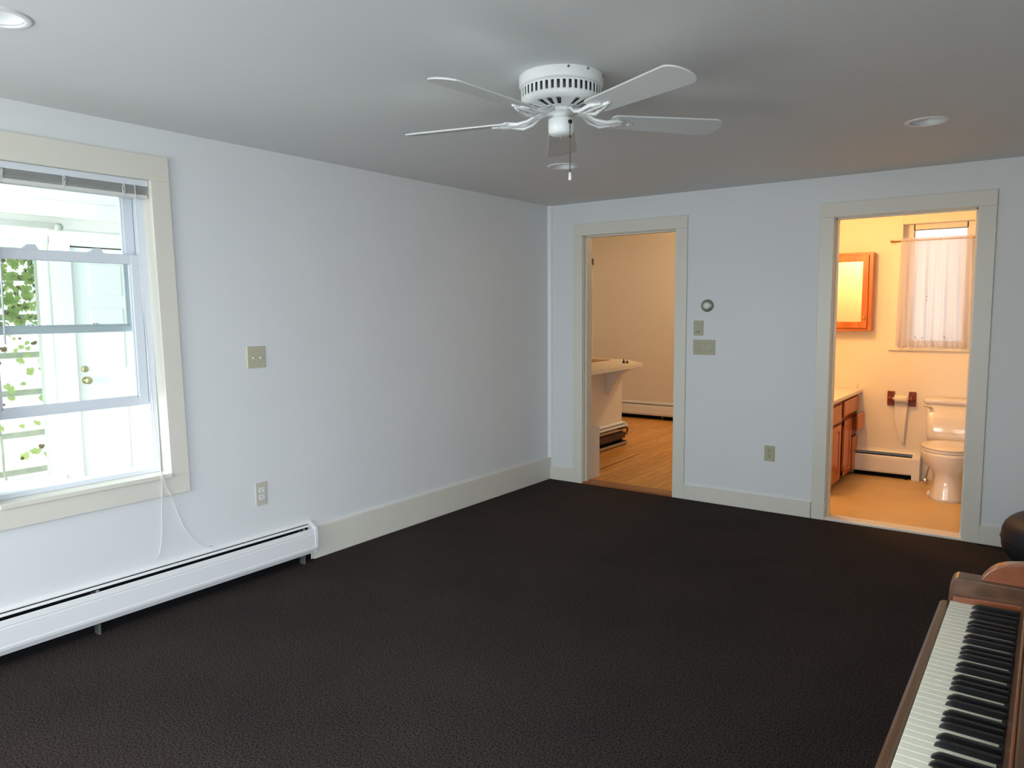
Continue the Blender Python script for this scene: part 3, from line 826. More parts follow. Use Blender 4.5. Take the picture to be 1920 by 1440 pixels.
struct(MB().box(1.42, 1.52, 0.12, 3.9, -0.05, 2.45).build('wall_kitchen_right', KITW), 'wall between the kitchen and the bathroom', 'wall')
ck = MB().box(-1.800, -1.706, 3.708, 3.73, 0, 2.166, 0.003)
ck.box(-2.55, -1.706, 3.708, 3.73, 2.166 - 0.09, 2.166, 0.003).box(-2.55, -2.46, 3.708, 3.73, 0, 2.075, 0.003)
struct(ck.build('trim_4', TRIM), 'white door casing on the far kitchen wall above counter', 'trim')
struct(MB().box(-2.46, -1.80, 3.716, 3.732, 0, 2.08).build('door_4', TRIM), 'white door on the far kitchen wall', 'door')

TKB = Matrix(((-1, 0, 0, 1.40), (0, -1, 0, 3.73), (0, 0, 1, 0), (0, 0, 0, 1)))
heater('baseboard_heater', TKB, 3.08, 'white baseboard heater along far kitchen wall over wood floor', h=0.215)

# half wall, counter and corbel
ctp = thing('kitchen_peninsula', (-0.3, 1.0, 0.0), 'cream kitchen half wall carrying a white countertop with clipped corner', 'counter')
MB().box(-0.39, -0.27, 0.122, 1.853, 0, 0.861, 0.003).build('half_wall', KITW, ctp)
MB().prism([(0.105, 0.125), (0.030, 1.736), (-0.386, 2.190), (-1.05, 2.19), (-1.05, 0.125)], 'z', 0.861, 0.902, 0.003).build('counter_slab', COUNTW, ctp)
MB().prism([(-0.269, 0.860), (0.0, 0.860), (0.0, 0.846), (-0.02, 0.838), (-0.055, 0.825), (-0.10, 0.79), (-0.14, 0.74), (-0.17, 0.69), (-0.20, 0.66), (-0.205, 0.64), (-0.232, 0.575), (-0.250, 0.570), (-0.269, 0.582)], 'y', 1.50, 1.545, 0.003).build('corbel', COUNTW, ctp)
MB().box(-0.95, -0.391, 0.14, 1.85, 0.0, 0.86, 0.003).build('base_cabinet', KITW, ctp)
tag(MB().box(-0.98, -0.47, 1.05, 1.95, 0.9025, 0.912, 0.003).build('tray', mat('tray_brown', srgb(150, 118, 82), 0.4)), 'flat brown edged tray lying on the left of kitchen counter', 'tray')
ft = thing('drain_fitting', (-0.19, 1.62, 0.902), 'tiny dark brown two pronged metal piece on kitchen counter', 'fitting')
fx, fy = -0.125, 1.65
MB().lathe([(0, 0), (0.014, 0), (0.015, 0.008), (0.010, 0.020), (0.005, 0.034), (0.003, 0.048), (0, 0.049)], (fx - 0.016, fy - 0.01, 0.902), seg=14).build('prong', BLACKM, ft)
MB().lathe([(0, 0), (0.012, 0), (0.013, 0.008), (0.009, 0.018), (0.0025, 0.024), (0.002, 0.046), (0, 0.047)], (fx + 0.014, fy + 0.01, 0.902), seg=14).build('prong', BLACKM, ft)
MB().box(fx - 0.016, fx + 0.014, fy - 0.014, fy + 0.014, 0.903, 0.911, 0.002).build('bridge', BRASS, ft)

# open finned heater under the counter, cover missing
oh = thing('open_heater', (-0.27, 1.1, 0), 'uncovered heater with bare fins on the kitchen half wall', 'heater')
MB().prism([(-0.269, 0.200), (-0.269, 0.250), (-0.262, 0.250), (-0.240, 0.238), (-0.238, 0.234), (-0.262, 0.242), (-0.262, 0.200)], 'y', 0.32, 1.862, 0).build('top_hood', WHITE, oh)
MB().prism([(-0.234, 0.2165), (-0.210, 0.2105), (-0.208, 0.204), (-0.212, 0.203), (-0.236, 0.211)], 'y', 0.34, 1.862).build('damper', WHITE, oh)
MB().prism([(-0.269, 0.252), (-0.262, 0.252), (-0.235, 0.240), (-0.206, 0.214), (-0.206, 0.198), (-0.269, 0.198)], 'y', 1.846, 1.866).build('hood_end', WHITE, oh)
MB().box(-0.269, -0.263, 0.33, 1.845, 0.02, 0.21).build('back_plate', DARK, oh)
fn = MB()
for i in range(96):
    y = 0.36 + i * 0.0154
    fn.box(-0.256, -0.212, y, y + 0.0016 + 0.004 * (i % 3 == 0), 0.076, 0.142)
fn.build('fin_element', FINM, oh)
MB().box(-0.258, -0.226, 0.34, 1.85, 0.156, 0.184, 0.004).build('support_rail', STEEL, oh)
MB().box(-0.262, -0.205, 0.34, 1.85, 0.012, 0.020).box(-0.207, -0.203, 0.34, 1.85, 0.012, 0.040, 0.001).build('bottom_rail', STEEL, oh)
MB().tube([(-0.235, 0.33, 0.108), (-0.235, 1.86, 0.108), (-0.235, 1.895, 0.113), (-0.235, 1.915, 0.135), (-0.235, 1.915, 0.160), (-0.235, 1.895, 0.180), (-0.235, 1.86, 0.186), (-0.235, 1.70, 0.186)], 0.013, 10).build('return_pipe', COPPER, oh)
for y in (0.5, 1.2, 1.83):
    MB().prism([(-0.262, 0), (-0.208, 0), (-0.208, 0.05), (-0.25, 0.05), (-0.25, 0.2), (-0.262, 0.2)], 'y', y, y + 0.012).build('bracket', STEEL, oh)
# white boxed cover right inside the doorway
tag(MB().box(0.14, 0.322, 0.137, 0.312, 0.0, 0.445, 0.004).build('pipe_cover', TRIM), 'white box cover standing just inside the kitchen doorway', 'cover')


def dome_light(name, loc, label, power, color, R_=0.14):
    root = thing(name, loc, label, 'lamp')
    MB().lathe([(0, 0), (R_ + 0.01, 0), (R_ + 0.01, -0.02), (0, -0.02)], loc, seg=32).build('base', WHITE, root)
    MB().lathe([(R_, -0.02), (R_ * 0.92, -0.05), (R_ * 0.6, -0.085), (0, -0.10)], loc, seg=32).build('globe', BULB, root)
    d = bpy.data.lights.new(name + '_bulb', 'POINT'); d.energy = power; d.color = color; d.shadow_soft_size = 0.06
    o = bpy.data.objects.new(name + '_bulb', d); COL.objects.link(o); o.location = (loc[0], loc[1], loc[2] - 0.17)
    return root


WARM = (1.0, 0.60, 0.27)
dome_light('dome_lamp', (0.75, 2.75, 2.45), 'round dome lamp on the kitchen ceiling', 42, (1.0, 0.66, 0.36))

dome_light('dome_lamp', (-1.75, 1.9, 2.45), 'second dome lamp over the kitchen counter', 10, (1.0, 0.68, 0.38))

# ================================================================== BATHROOM
BZ = -0.02
BY = 1.83
struct(MB().box(1.52, 3.26, 0.12, BY, BZ - 0.05, BZ).build('floor_bathroom', BATHF), 'tan vinyl floor of the bathroom', 'floor')
struct(MB().box(1.42, 3.36, 0.12, BY + 0.15, H, H + 0.1).build('ceiling_bathroom', BATHW), 'bathroom ceiling', 'ceiling')
bwx0, bwx1, bwz0, bwz1 = 2.412, 2.935, 1.125, 2.165
struct(holes_wall(MB(), 'y', BY, BY + 0.15, 1.42, 3.36, BZ, H, [(bwx0, bwx1, bwz0, bwz1)]).build('wall_bathroom_back', BATHW), 'warm lit far wall of the bathroom', 'wall')
struct(MB().box(3.26, 3.36, 0.12, BY, BZ, H).build('wall_bathroom_right', BATHW), 'right wall of the bathroom', 'wall')
struct(MB().box(1.515, 1.525, 0.12, BY, BZ, H).build('wall_bathroom_left', BATHW), 'left wall of the bathroom', 'wall')
struct(holes_wall(MB(), 'y', 0.119, 0.125, 1.52, 3.26, BZ, H, [(D2[0] - 0.018, D2[1] + 0.018, BZ, D2[2] + 0.018)]).build('wall_bathroom_front', BATHW), 'inner face of the bathroom front wall', 'wall')

bw = thing('window_2', (2.67, BY, bwz0), 'small bathroom window behind the white cafe curtain', 'window', kind='structure')
MB().box(2.332, bwx0, BY - 0.012, BY + 0.001, bwz0 - 0.03, 2.24, 0.002).build('casing', BATHW, bw)
MB().box(bwx1, 3.01, BY - 0.012, BY + 0.001, bwz0 - 0.03, 2.24, 0.002).build('casing', BATHW, bw)
MB().box(bwx0, bwx1, BY - 0.012, BY + 0.001, bwz1, 2.24, 0.002).build('head_casing', BATHW, bw)
MB().box(2.332, 3.01, BY - 0.026, BY + 0.001, bwz0 - 0.032, bwz0 - 0.002, 0.003).build('sill', BATHW, bw)
fb = MB().box(bwx0, 2.488, BY + 0.09, BY + 0.135, bwz0, bwz1).box(2.872, bwx1, BY + 0.09, BY + 0.135, bwz0, bwz1).box(2.48, 2.88, BY + 0.09, BY + 0.135, 2.118, bwz1).box(2.48, 2.88, BY + 0.09, BY + 0.135, bwz0, bwz0 + 0.05)
fbo = fb.build('frame', TRIM, bw)
MB().box(2.483, 2.490, BY + 0.088, BY + 0.1, bwz0 + .04, 2.123).box(2.483, 2.877, BY + 0.088, BY + 0.1, 2.114, 2.122).build('gasket', mat('grey_gasket', srgb(120, 116, 120), 0.6), fbo)
MB().box(2.47, 2.89, BY + 0.108, BY + 0.112, bwz0 + .03, 2.13).build('pane', GLASS, fbo)

# cafe curtain
cu = thing('cafe_curtain', (2.67, BY - 0.05, 2.02), 'sheer white gathered cafe curtain over bathroom window', 'curtain')
rd = MB().tube([(2.335, BY - 0.035, 2.022), (2.96, BY - 0.035, 2.022)], 0.006, 10)
rd.build('rod', BRASS, cu)
for x in (2.335, 2.96):
    MB().lathe([(0, -0.035), (0.012, -0.033), (0.013, -0.02), (0.006, -0.012), (0.006, 0.035), (0, 0.036)], (x, BY - 0.036, 2.022), axis='y', seg=12).build('rod_bracket', BRASS, cu)
cm_ = MB()
NU, NV = 120, 34
gr = []
random.seed(3)
phs = [random.uniform(0, 6.28) for _ in range(6)]
for j in range(NV + 1):
    t = j / NV
    z = 2.045 - t * (2.045 - 1.135)
    row = []
    for i in range(NU + 1):
        s_ = i / NU
        xl = 2.405 - 0.012 * t; xr = 2.925 + 0.015 * t
        x = xl + (xr - xl) * s_
        amp = 0.006 + 0.016 * min(1, t * 2.2)
        y = BY - 0.036 - 0.012 + amp * (0.55 * math.sin(s_ * 44 + phs[0] + 0.8 * t) + 0.45 * math.sin(s_ * 71 + phs[1] - 1.1 * t) * (0.4 + 0.6 * t)) - 0.006 * t
        if abs(z - 2.022) < 0.012:
            y = BY - 0.036 - 0.0085 + 0.002 * math.sin(s_ * 90)
        if t > 0.955:
            z2 = z - 0.016 * max(0, math.sin(s_ * 63 + phs[2]))
            y += 0.006 * math.sin(s_ * 120)
        else:
            z2 = z
        row.append(cm_.bm.verts.new((x, y, z2)))
    gr.append(row)
for A, B in zip(gr, gr[1:]):
    for i in range(NU):
        f_ = cm_.bm.faces.new((A[i], A[i + 1], B[i + 1], B[i])); f_.smooth = True
cuo = cm_.build('curtain_panel', SHEER, cu)
em = MB()
for (x, z) in ((2.545, 1.215), (2.552, 1.200), (2.60, 1.206), (2.76, 1.215), (2.765, 1.205), (2.62, 1.55), (2.62, 1.52)):
    em.tube([(x - 0.004, BY - 0.085, z - 0.005), (x, BY - 0.086, z), (x + 0.003, BY - 0.085, z + 0.006)], 0.0022, 5)
em.warp(lambda x, y, z: (x, y + 0.012, z))
em.build('embroidery', CORDTH, cuo)

# medicine cabinet
mc = thing('medicine_cabinet', (1.98, 1.76, 1.26), 'orange oak medicine cabinet with mirrored door on bathroom wall', 'cabinet')
MB().box(1.745, 2.208, 1.712, BY - 0.001, 1.258, 1.938, 0.002).build('cabinet_box', OAK, mc)
dr_ = MB()
dx0, dx1, dz0, dz1, fw = 1.765, 2.178, 1.285, 1.915, 0.055
dr_.box(dx0, dx0 + fw, 1.692, 1.712, dz0, dz1, 0.003).box(dx1 - fw + 0.008, dx1, 1.692, 1.712, dz0, dz1, 0.003).box(dx0, dx1, 1.6925, 1.7118, dz1 - fw, dz1, 0.003).box(dx0, dx1, 1.6925, 1.7118, dz0, dz0 + fw, 0.003)
dro = dr_.build('door', OAK, mc)
MB().box(dx0 + fw - 0.004, dx1 - fw + 0.010, 1.701, 1.705, dz0 + fw - 0.004, dz1 - fw + 0.004).build('mirror', MIRROR, dro)
kb = MB().lathe([(0, -0.034), (0.008, -0.033), (0.0105, -0.026), (0.007, -0.018), (0.0045, -0.012), (0.008, -0.004), (0.009, 0)], (2.158, 1.692, 1.375), axis='y', seg=18)
kb.build('knob', BRASS, dro)

# vanity
vn = thing('bathroom_vanity', (1.85, 1.3, BZ), 'honey oak bathroom vanity with pale top and one open drawer', 'vanity')
vx = 2.100
MB().box(1.53, vx - 0.02, 0.72, BY - 0.004, BZ + 0.09, 0.50).build('cabinet_body', OAK, vn)
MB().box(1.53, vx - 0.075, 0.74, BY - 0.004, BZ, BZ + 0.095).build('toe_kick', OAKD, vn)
ff = MB()
for ya, yb in ((0.72, 0.90), (1.165, 1.250), (1.555, 1.625), (1.815, BY - 0.004)):
    ff.box(vx - 0.02, vx, ya, yb, BZ + 0.09, 0.712)
for za, zb in ((BZ + 0.09, 0.095), (0.505, 0.545), (0.675, 0.712)):
    ff.box(vx - 0.02, vx - 0.0005, 0.72, BY - 0.004, za, zb)
ff.box(vx - 0.02, vx - 0.0005, 1.55, BY - 0.004, 0.335, 0.40)
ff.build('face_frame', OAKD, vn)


def raised_door(ya, yb, za, zb, par, nm='door', mm=OAK):
    d = MB(); w_ = 0.05; x0, x1 = vx + 0.001, vx + 0.018
    d.box(x0, x1, ya, ya + w_, za, zb, 0.003).box(x0, x1, yb - w_, yb, za, zb, 0.003).box(x0, x1 - .0005, ya, yb, za, za + w_, 0.003).box(x0, x1 - .0005, ya, yb, zb - w_, zb, 0.003)
    o = d.build(nm, mm, par)
    MB().box(x0, x1 - 0.009, ya + w_ - .004, yb - w_ + .004, za + w_ - .004, zb - w_ + .004, 0.002).box(x0, x1 - 0.005, ya + w_ + .02, yb - w_ - .02, za + w_ + .02, zb - w_ - .02, 0.004).build('raised_panel', mm, o)
    return o


raised_door(0.86, 1.158, 0.045, 0.505, vn)
raised_door(1.275, 1.548, 0.045, 0.515, vn)
MB().box(vx + 0.001, vx + 0.018, 0.86, 1.150, 0.530, 0.672, 0.005).build('false_drawer', OAK, vn)
MB().box(vx + 0.001, vx + 0.018, 1.255, 1.815, 0.553, 0.682, 0.005).build('false_drawer', OAK, vn)
MB().box(vx + 0.001, vx + 0.018, 1.628, 1.820, 0.030, 0.330, 0.005).build('drawer', OAK, vn)
dw = MB().box(vx + 0.050, vx + 0.067, 1.565, 1.818, 0.398, 0.540, 0.005).build('drawer', OAK, vn)
tag(dw, 'drawer pulled open a few centimetres')
MB().box(vx - 0.30, vx + 0.051, 1.585, 1.60, 0.410, 0.515).box(vx - 0.30, vx + 0.051, 1.785, 1.80, 0.410, 0.515).box(vx - 0.30, vx + 0.051, 1.59, 1.795, 0.408, 0.416).build('drawer_box', OAKD, dw)
tp_ = MB().box(1.53, 2.140, 0.70, BY - 0.002, 0.712, 0.742, 0.004).build('vanity_top', VANTOP, vn)
MB().box(1.53, 2.10, BY - 0.020, BY - 0.002, 0.741, 0.79, 0.003).build('backsplash', VANTOP, tp_)

# bathroom heater
bh = thing('baseboard_heater', (2.37, BY, BZ), 'short white baseboard heater between vanity and toilet', 'heater')
hx0, hx1 = 2.105, 2.630
MB().prism([(BY - 0.001, 0.02), (BY - 0.001, 0.225), (BY - 0.045, 0.213), (BY - 0.055, 0.200), (BY - 0.052, 0.197), (BY - 0.01, 0.212), (BY - 0.01, 0.02)], 'x', hx0, hx1).build('back_plate', WHITE, bh)
MB().prism([(BY - 0.083, 0.174), (BY - 0.089, 0.172), (BY - 0.095, 0.160), (BY - 0.094, 0.152), (BY - 0.096, 0.148), (BY - 0.095, 0.032), (BY - 0.088, 0.022), (BY - 0.086, 0.03), (BY - 0.090, 0.05), (BY - 0.090, 0.15)], 'x', hx0, hx1 - 0.002).build('front_cover', WHITE, bh)
MB().prism([(BY - 0.001, BZ), (BY - 0.001, 0.226), (BY - 0.045, 0.214), (BY - 0.090, 0.182), (BY - 0.097, 0.160), (BY - 0.097, BZ)], 'x', hx1 - 0.062, hx1, 0.002).build('end_cap', WHITE, bh)
MB().box(hx0, hx1 - 0.06, BY - 0.078, BY - 0.01, 0.05, 0.17).build('shaded_element', DARK, bh)  # near-black block, so the slot's shade is carried by colour
MB().box(hx1 - 0.11, hx1 - 0.095, BY - 0.085, BY - 0.01, BZ, 0.06).build('bracket', DARK, bh)
MB().box(hx0, hx1 - 0.06, BY - 0.05, BY - 0.01, BZ, 0.05).build('shade_backing', DARK, bh)  # dark backing painting in the shade below the cover

# toilet paper holder
tpx = thing('toilet_paper_holder', (2.455, BY, 0.675), 'dark red wood toilet paper holder on bathroom wall', 'toilet paper holder')
for x0, x1 in ((2.345, 2.402), (2.512, 2.568)):
    b_ = MB().box(x0, x1, BY - 0.018, BY - 0.001, 0.610, 0.738, 0.004)
    xm = (x0 + x1) / 2
    b_.lathe([(0.0, -0.075), (0.019, -0.073), (0.021, -0.055), (0.016, -0.035), (0.024, -0.018)], (xm, BY, 0.676), axis='y', seg=20)
    b_.build('wall_post', REDOAK, tpx)
MB().tube([(2.38, BY - 0.060, 0.678), (2.54, BY - 0.060, 0.678)], 0.009, 12).build('roller', WHITE, tpx)
tr = thing('toilet_paper_roll', (2.455, BY - 0.06, 0.678), 'nearly used toilet paper roll with torn tail hanging down', 'toilet paper')
MB().lathe([(0.0105, -0.052), (0.031, -0.052), (0.031, 0.052), (0.0105, 0.052), (0.0105, -0.052)], (2.462, BY - 0.060, 0.678), axis='x', seg=32).build('roll', PAPER, tr)
tl = MB()
a_ = []
NR = 14
for j in range(NR + 1):
    t = j / NR
    z = 0.678 - t * 0.40
    xl = 2.410 + (0 if t < 0.5 else (t - 0.5) * 2 * 0.068); xr = 2.514 - (0.004 + 0.018 * t)
    yy = BY - 0.029 - 0.002 - 0.004 * math.sin(t * 5)
    a_.append([tl.bm.verts.new((xl + (xr - xl) * s_ / 6, yy - 0.004 * math.sin(s_ * 1.1 + t * 4), z)) for s_ in range(7)])
for A, B in zip(a_, a_[1:]):
    for i in range(6):
        tl.bm.faces.new((A[i], A[i + 1], B[i + 1], B[i])).smooth = True
tl.build('hanging_tail', PAPER, tr, mods=(('SOLIDIFY', {'thickness': 0.0006}),))

# toilet
CX = 2.890
to = thing('toilet', (CX, 1.45, BZ), 'white two piece toilet with closed lid behind right jamb', 'toilet')


def oval(cx, cy, rx, ryf, ryb, z, n=40, p=2.0):
    pts = []
    for i in range(n):
        a = 2 * PI * i / n
        c_, s_ = math.cos(a), math.sin(a)
        x = math.copysign(abs(c_) ** (2 / p), c_) * rx
        y = math.copysign(abs(s_) ** (2 / p), s_) * (ryb if s_ > 0 else ryf)
        pts.append((cx + x, cy + y, z))
    return pts


bowl = MB().loft([
    oval(CX, 1.30, 0.128, 0.235, 0.30, BZ, p=2.6), oval(CX, 1.30, 0.126, 0.232, 0.30, BZ + 0.02, p=2.6), oval(CX, 1.31, 0.114, 0.215, 0.29, 0.10, p=2.4), oval(CX, 1.32, 0.112, 0.212, 0.27, 0.165, p=2.2),
    oval(CX, 1.32, 0.130, 0.222, 0.26, 0.195), oval(CX, 1.32, 0.172, 0.242, 0.25, 0.235), oval(CX, 1.32, 0.200, 0.256, 0.25, 0.285), oval(CX, 1.32, 0.208, 0.262, 0.25, 0.325), oval(CX, 1.32, 0.206, 0.260, 0.25, 0.345)])
bowl.build('bowl', PORC, to)
MB().loft([oval(CX, 1.33, 0.205, 0.266, 0.22, 0.347), oval(CX, 1.33, 0.211, 0.271, 0.22, 0.353), oval(CX, 1.33, 0.211, 0.271, 0.22, 0.362), oval(CX, 1.33, 0.207, 0.268, 0.22, 0.367)]).build('seat', SEATP, to)
MB().loft([oval(CX, 1.33, 0.205, 0.266, 0.225, 0.3695), oval(CX, 1.33, 0.211, 0.271, 0.225, 0.374), oval(CX, 1.33, 0.211, 0.271, 0.225, 0.381), oval(CX, 1.33, 0.200, 0.262, 0.215, 0.388), oval(CX, 1.33, 0.12, 0.18, 0.14, 0.391)]).build('lid', SEATP, to)
MB().box(CX - 0.13, CX + 0.13, 1.52, 1.80, 0.15, 0.36, 0.03, 4).build('tank_shelf', PORC, to)
tk = MB().loft([oval(CX, 1.705, 0.205, 0.098, 0.105, 0.355, p=6), oval(CX, 1.705, 0.212, 0.100, 0.108, 0.40, p=7), oval(CX, 1.705, 0.224, 0.104, 0.110, 0.672, p=8)])
tk.build('tank', PORC, to)
MB().loft([oval(CX, 1.702, 0.232, 0.108, 0.112, 0.670, p=8), oval(CX, 1.702, 0.240, 0.114, 0.116, 0.676, p=8), oval(CX, 1.702, 0.243, 0.117, 0.117, 0.702, p=8), oval(CX, 1.702, 0.236, 0.112, 0.114, 0.710, p=8)]).build('tank_lid', PORC, to)
fh = MB().lathe([(0, -0.02), (0.012, -0.018), (0.012, 0)], (CX - 0.186, 1.602, 0.640), axis='y', seg=14)
fh.tube([(CX - 0.186, 1.586, 0.640), (CX - 0.205, 1.575, 0.647), (CX - 0.226, 1.57, 0.656)], 0.006, 8, radii=[0.006, 0.007, 0.009])
fh.build('flush_lever', CHROME, to)
for s_ in (-1, 1):
    MB().lathe([(0, 0.03), (0.010, 0.026), (0.016, 0.012), (0.018, 0)], (CX + s_ * 0.135, 1.30, BZ), seg=16).build('bolt_cap', PORC, to)
vv = thing('shutoff_valve', (2.68, 1.72, BZ), 'chrome shutoff valve with supply hose beside the toilet', 'valve')
MB().lathe([(0, 0), (0.022, 0), (0.022, 0.003), (0.012, 0.008), (0.009, 0.012), (0.009, 0.03), (0, 0.03)], (2.683, 1.70, BZ), seg=18).build('floor_flange', CHROME, vv)
MB().lathe([(0, 0.012), (0.016, 0.013), (0.017, 0.03), (0.013, 0.045), (0, 0.047)], (2.683, 1.70, BZ), seg=18).build('valve_body', CHROME, vv)
MB().lathe([(0, -0.05), (0.016, -0.048), (0.018, -0.040), (0.014, -0.033), (0.005, -0.031), (0.005, 0)], (2.683, 1.70, BZ + 0.03), axis='y', seg=16, squash=(1.2, 0.8)).build('valve_handle', CHROME, vv)
MB().tube([(2.683, 1.70, BZ + 0.045), (2.695, 1.70, 0.09), (2.715, 1.70, 0.17), (2.73, 1.70, 0.28), (2.74, 1.70, 0.35)], 0.006, 8).build('supply_hose', STEEL, vv)

dome_light('dome_lamp', (1.95, 0.42, H), 'round dome lamp on the bathroom ceiling', 39, (1.0, 0.51, 0.17))

# ================================================================== PORCH AND OUTDOORS
struct(MB().box(-2.75, -0.16, -8.0, 0.0, -0.12, -0.04).build('floor_porch', mat('porch_floor_paint', (0.62, 0.64, 0.62, 1), 0.6, var=0.05, scale=3)), 'pale porch floor outside the window', 'floor')
struct(MB().box(-2.75, -0.16, -8.0, 0.0, 2.295, 2.36).build('ceiling_porch', PORCHC), 'pale blue board ceiling of the porch', 'ceiling')
PW = -2.60
pdy0, pdy1 = -2.690, -1.85
struct(holes_wall(MB(), 'x', PW - 0.10, PW, -8.0, 0.0, -0.12, 2.36, [(-4.35, -2.855, 0.22, 1.985), (-7.6, -4.9, 0.22, 1.985), (pdy0, pdy1, -0.12, 1.975)]).build('wall_porch', PORCHW), 'cream porch wall outside the window', 'wall')
bm_ = MB().box(PW, PW + 0.10, -8.0, 0.0, 2.175, 2.295, 0.004)
struct(bm_.build('trim_5', PORCHW), 'wide cream beam under the porch ceiling', 'trim')
pd = thing('door_3', (PW, -2.27, 0), 'white panelled porch door with brass knob and deadbolt', 'door', kind='structure')
pl_ = MB().box(PW - 0.055, PW - 0.012, pdy0 + 0.004, pdy1 - 0.004, -0.10, 1.966, 0.002).build('door_panel', PORCHD, pd)
rp = MB()
for za, zb in ((0.15, 0.75), (1.02, 1.50), (1.60, 1.84)):
    for ya, yb in ((pdy0 + 0.13, pdy0 + 0.38), (pdy0 + 0.47, pdy0 + 0.72)):
        rp.box(PW - 0.014, PW - 0.006, ya, yb, za, zb, 0.004)
rp.build('raised_panel', PORCHD, pl_)
MB().lathe([(0.028, 0), (0.028, 0.004), (0.010, 0.008), (0.010, 0.03), (0.024, 0.038), (0.029, 0.052), (0.024, 0.064), (0, 0.068)], (PW - 0.012, pdy0 + 0.062, 0.94), axis='x', seg=24).build('door_knob', KNOBM, pl_)
MB().lathe([(0.026, 0), (0.026, 0.006), (0.022, 0.012), (0.010, 0.014), (0, 0.016)], (PW - 0.012, pdy0 + 0.060, 1.028), axis='x', seg=24).build('deadbolt', KNOBM, pl_)
MB().box(PW - 0.001, PW + 0.014, pdy0 - 0.145, pdy0 - 0.002, -0.04, 2.04, 0.002).build('casing', PORCHW, pd)
MB().box(PW - 0.001, PW + 0.014, pdy1 + 0.002, pdy1 + 0.12, -0.04, 2.04, 0.002).build('casing', PORCHW, pd)
MB().box(PW - 0.001, PW + 0.016, pdy0 - 0.145, pdy1 + 0.12, 1.985, 2.085, 0.002).build('head_casing', PORCHW, pd)
MB().box(PW - 0.06, PW - 0.02, pdy0, pdy1, 1.966, 1.976).box(PW - 0.06, PW - 0.016, pdy0, pdy0 + 0.005, -0.1, 1.966).build('door_gap_shade', DARK, pd)  # dark strips added in the gap in place of its shade

pw = thing('window_3', (PW, -3.6, 0.22), 'porch window opening overgrown with vine beside the porch door', 'window', kind='structure')
pf_ = MB()
pf_.box(PW - 0.11, PW + 0.012, -2.905, -2.853, 0.22, 1.985, 0.002).box(PW - 0.11, PW + 0.012, -4.37, -4.32, 0.22, 1.985, 0.002).box(PW - 0.108, PW + 0.010, -4.35, -2.851, 1.940, 1.992, 0.002)
pf_.build('frame', PORCHW, pw)
MB().box(PW - 0.12, PW + 0.04, -4.38, -2.83, 0.19, 0.235, 0.004).build('sill', PORCHW, pw)
MB().box(PW - 0.05, PW - 0.046, -4.33, -2.90, 0.22, 1.95).build('pane', glass_mat('thin_glass', (0.95, 0.98, 0.97, 1)), pw)

pp = thing('conduit_pipe', (PW + 0.06, -3.4, 2.10), 'white horizontal pipe ending on the porch wall above window', 'pipe')
MB().tube([(PW + 0.06, -4.6, 2.108), (PW + 0.06, -2.80, 2.108)], 0.022, 12).build('pipe', PORCHW, pp)
MB().lathe([(0, -0.03), (0.026, -0.028), (0.027, 0.02), (0.014, 0.03), (0, 0.03)], (PW + 0.06, -2.785, 2.103), axis='y', seg=14).build('end_fitting', mat('weathered_fitting', srgb(170, 175, 165), 0.5, metal=0.3), pp)
MB().box(PW, PW + 0.06, -2.96, -2.945, 2.09, 2.12).box(PW, PW + 0.06, -4.2, -4.185, 2.09, 2.12).build('pipe_strap', STEEL, pp)

tw = thing('slatted_fence', (-3.15, -3.6, -0.3), 'weathered slatted fence seen through the porch window', 'fence')
for z in (1.745, 1.435, 1.135, 0.835, 0.50, 0.2):
    MB().box(-3.165, -3.14, -5.6, -2.55, z - 0.024, z + 0.022, 0.003).build('rail', BARK, tw)
for y in (-2.575, -4.2, -5.55):
    MB().box(-3.215, -3.165, y - 0.035, y + 0.035, -0.3, 2.1, 0.004).build('post', BARK, tw)


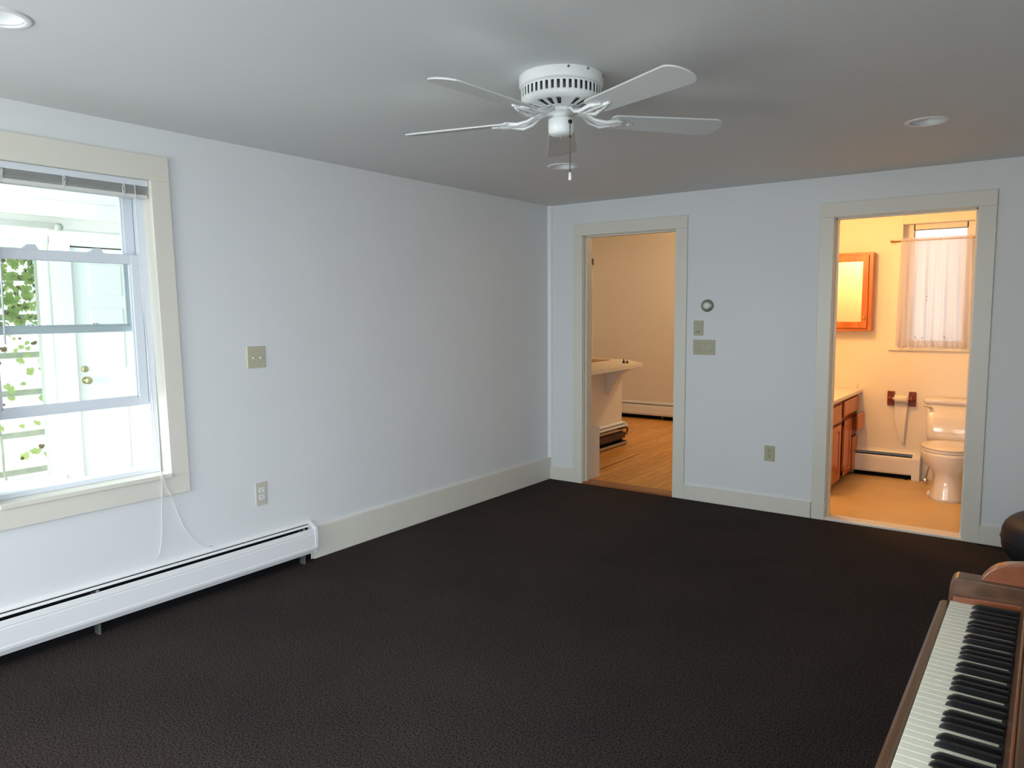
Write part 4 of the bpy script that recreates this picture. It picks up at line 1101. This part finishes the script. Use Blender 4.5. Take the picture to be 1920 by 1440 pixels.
def leaf(mb, c, size, n, up):
    n = n.normalized(); a = up - n * up.dot(n)
    a = a.normalized() if a.length > 1e-3 else n.orthogonal().normalized()
    b = n.cross(a)
    shape = [(0, -0.35), (0.30, -0.48), (0.52, -0.12), (0.34, 0.10), (0.42, 0.34), (0.14, 0.30), (0, 0.62), (-0.14, 0.30), (-0.42, 0.34), (-0.34, 0.10), (-0.52, -0.12), (-0.30, -0.48)]
    ctr = mb.bm.verts.new(c + n * size * 0.05)
    vs = [mb.bm.verts.new(c + size * (p[0] * b + p[1] * a) - n * size * 0.12 * abs(p[0])) for p in shape]
    for i in range(len(vs)):
        mb.bm.faces.new((ctr, vs[i], vs[(i + 1) % len(vs)]))


iv = thing('climbing_vine', (-3.05, -3.4, -0.3), 'green leafy vine climbing the fence outside the porch window', 'vine')
lv = MB(); lv2 = MB(); random.seed(11)
for i in range(1500):
    z = 0.3 + 1.95 * (1 - random.random() ** 1.6)
    y = random.uniform(-3.75, -2.56) if i % 2 else random.uniform(-3.15, -2.56)
    if z < 1.36 and random.random() < (0.86 if y < -2.68 else 0.62):
        continue
    c = Vector((-3.05 + random.uniform(-.04, .07), y, z))
    n = Vector((random.uniform(.2, 1), random.uniform(-.7, .7), random.uniform(-.3, .8)))
    sz = random.uniform(0.03, 0.078)
    if random.random() < 0.28:
        leaf(lv2, c, sz * 0.7, n, Vector((random.uniform(-.6, .6), random.uniform(-.6, .6), -1)))
    else:
        leaf(lv, c, sz, n, Vector((random.uniform(-.6, .6), random.uniform(-.6, .6), -1)))
tag(lv.build('foliage', LEAF, iv), kind='stuff'); tag(lv2.build('dry_foliage', LEAFD, iv), kind='stuff')
stm = MB()
for y0 in (-2.60, -2.64, -3.0, -3.5):
    pts = []
    y = y0
    for k in range(14):
        y += random.uniform(-.03, .03)
        pts.append((-3.10 + random.uniform(-.02, .02), y, -0.3 + k * 0.18))
    stm.tube(pts, 0.009, 6)
stm.build('stem', BARK, iv)
struct(MB().box(-30, 30, -30, 30, -0.40, -0.30).build('ground', LAWN), 'pale ground outside the house', 'ground')
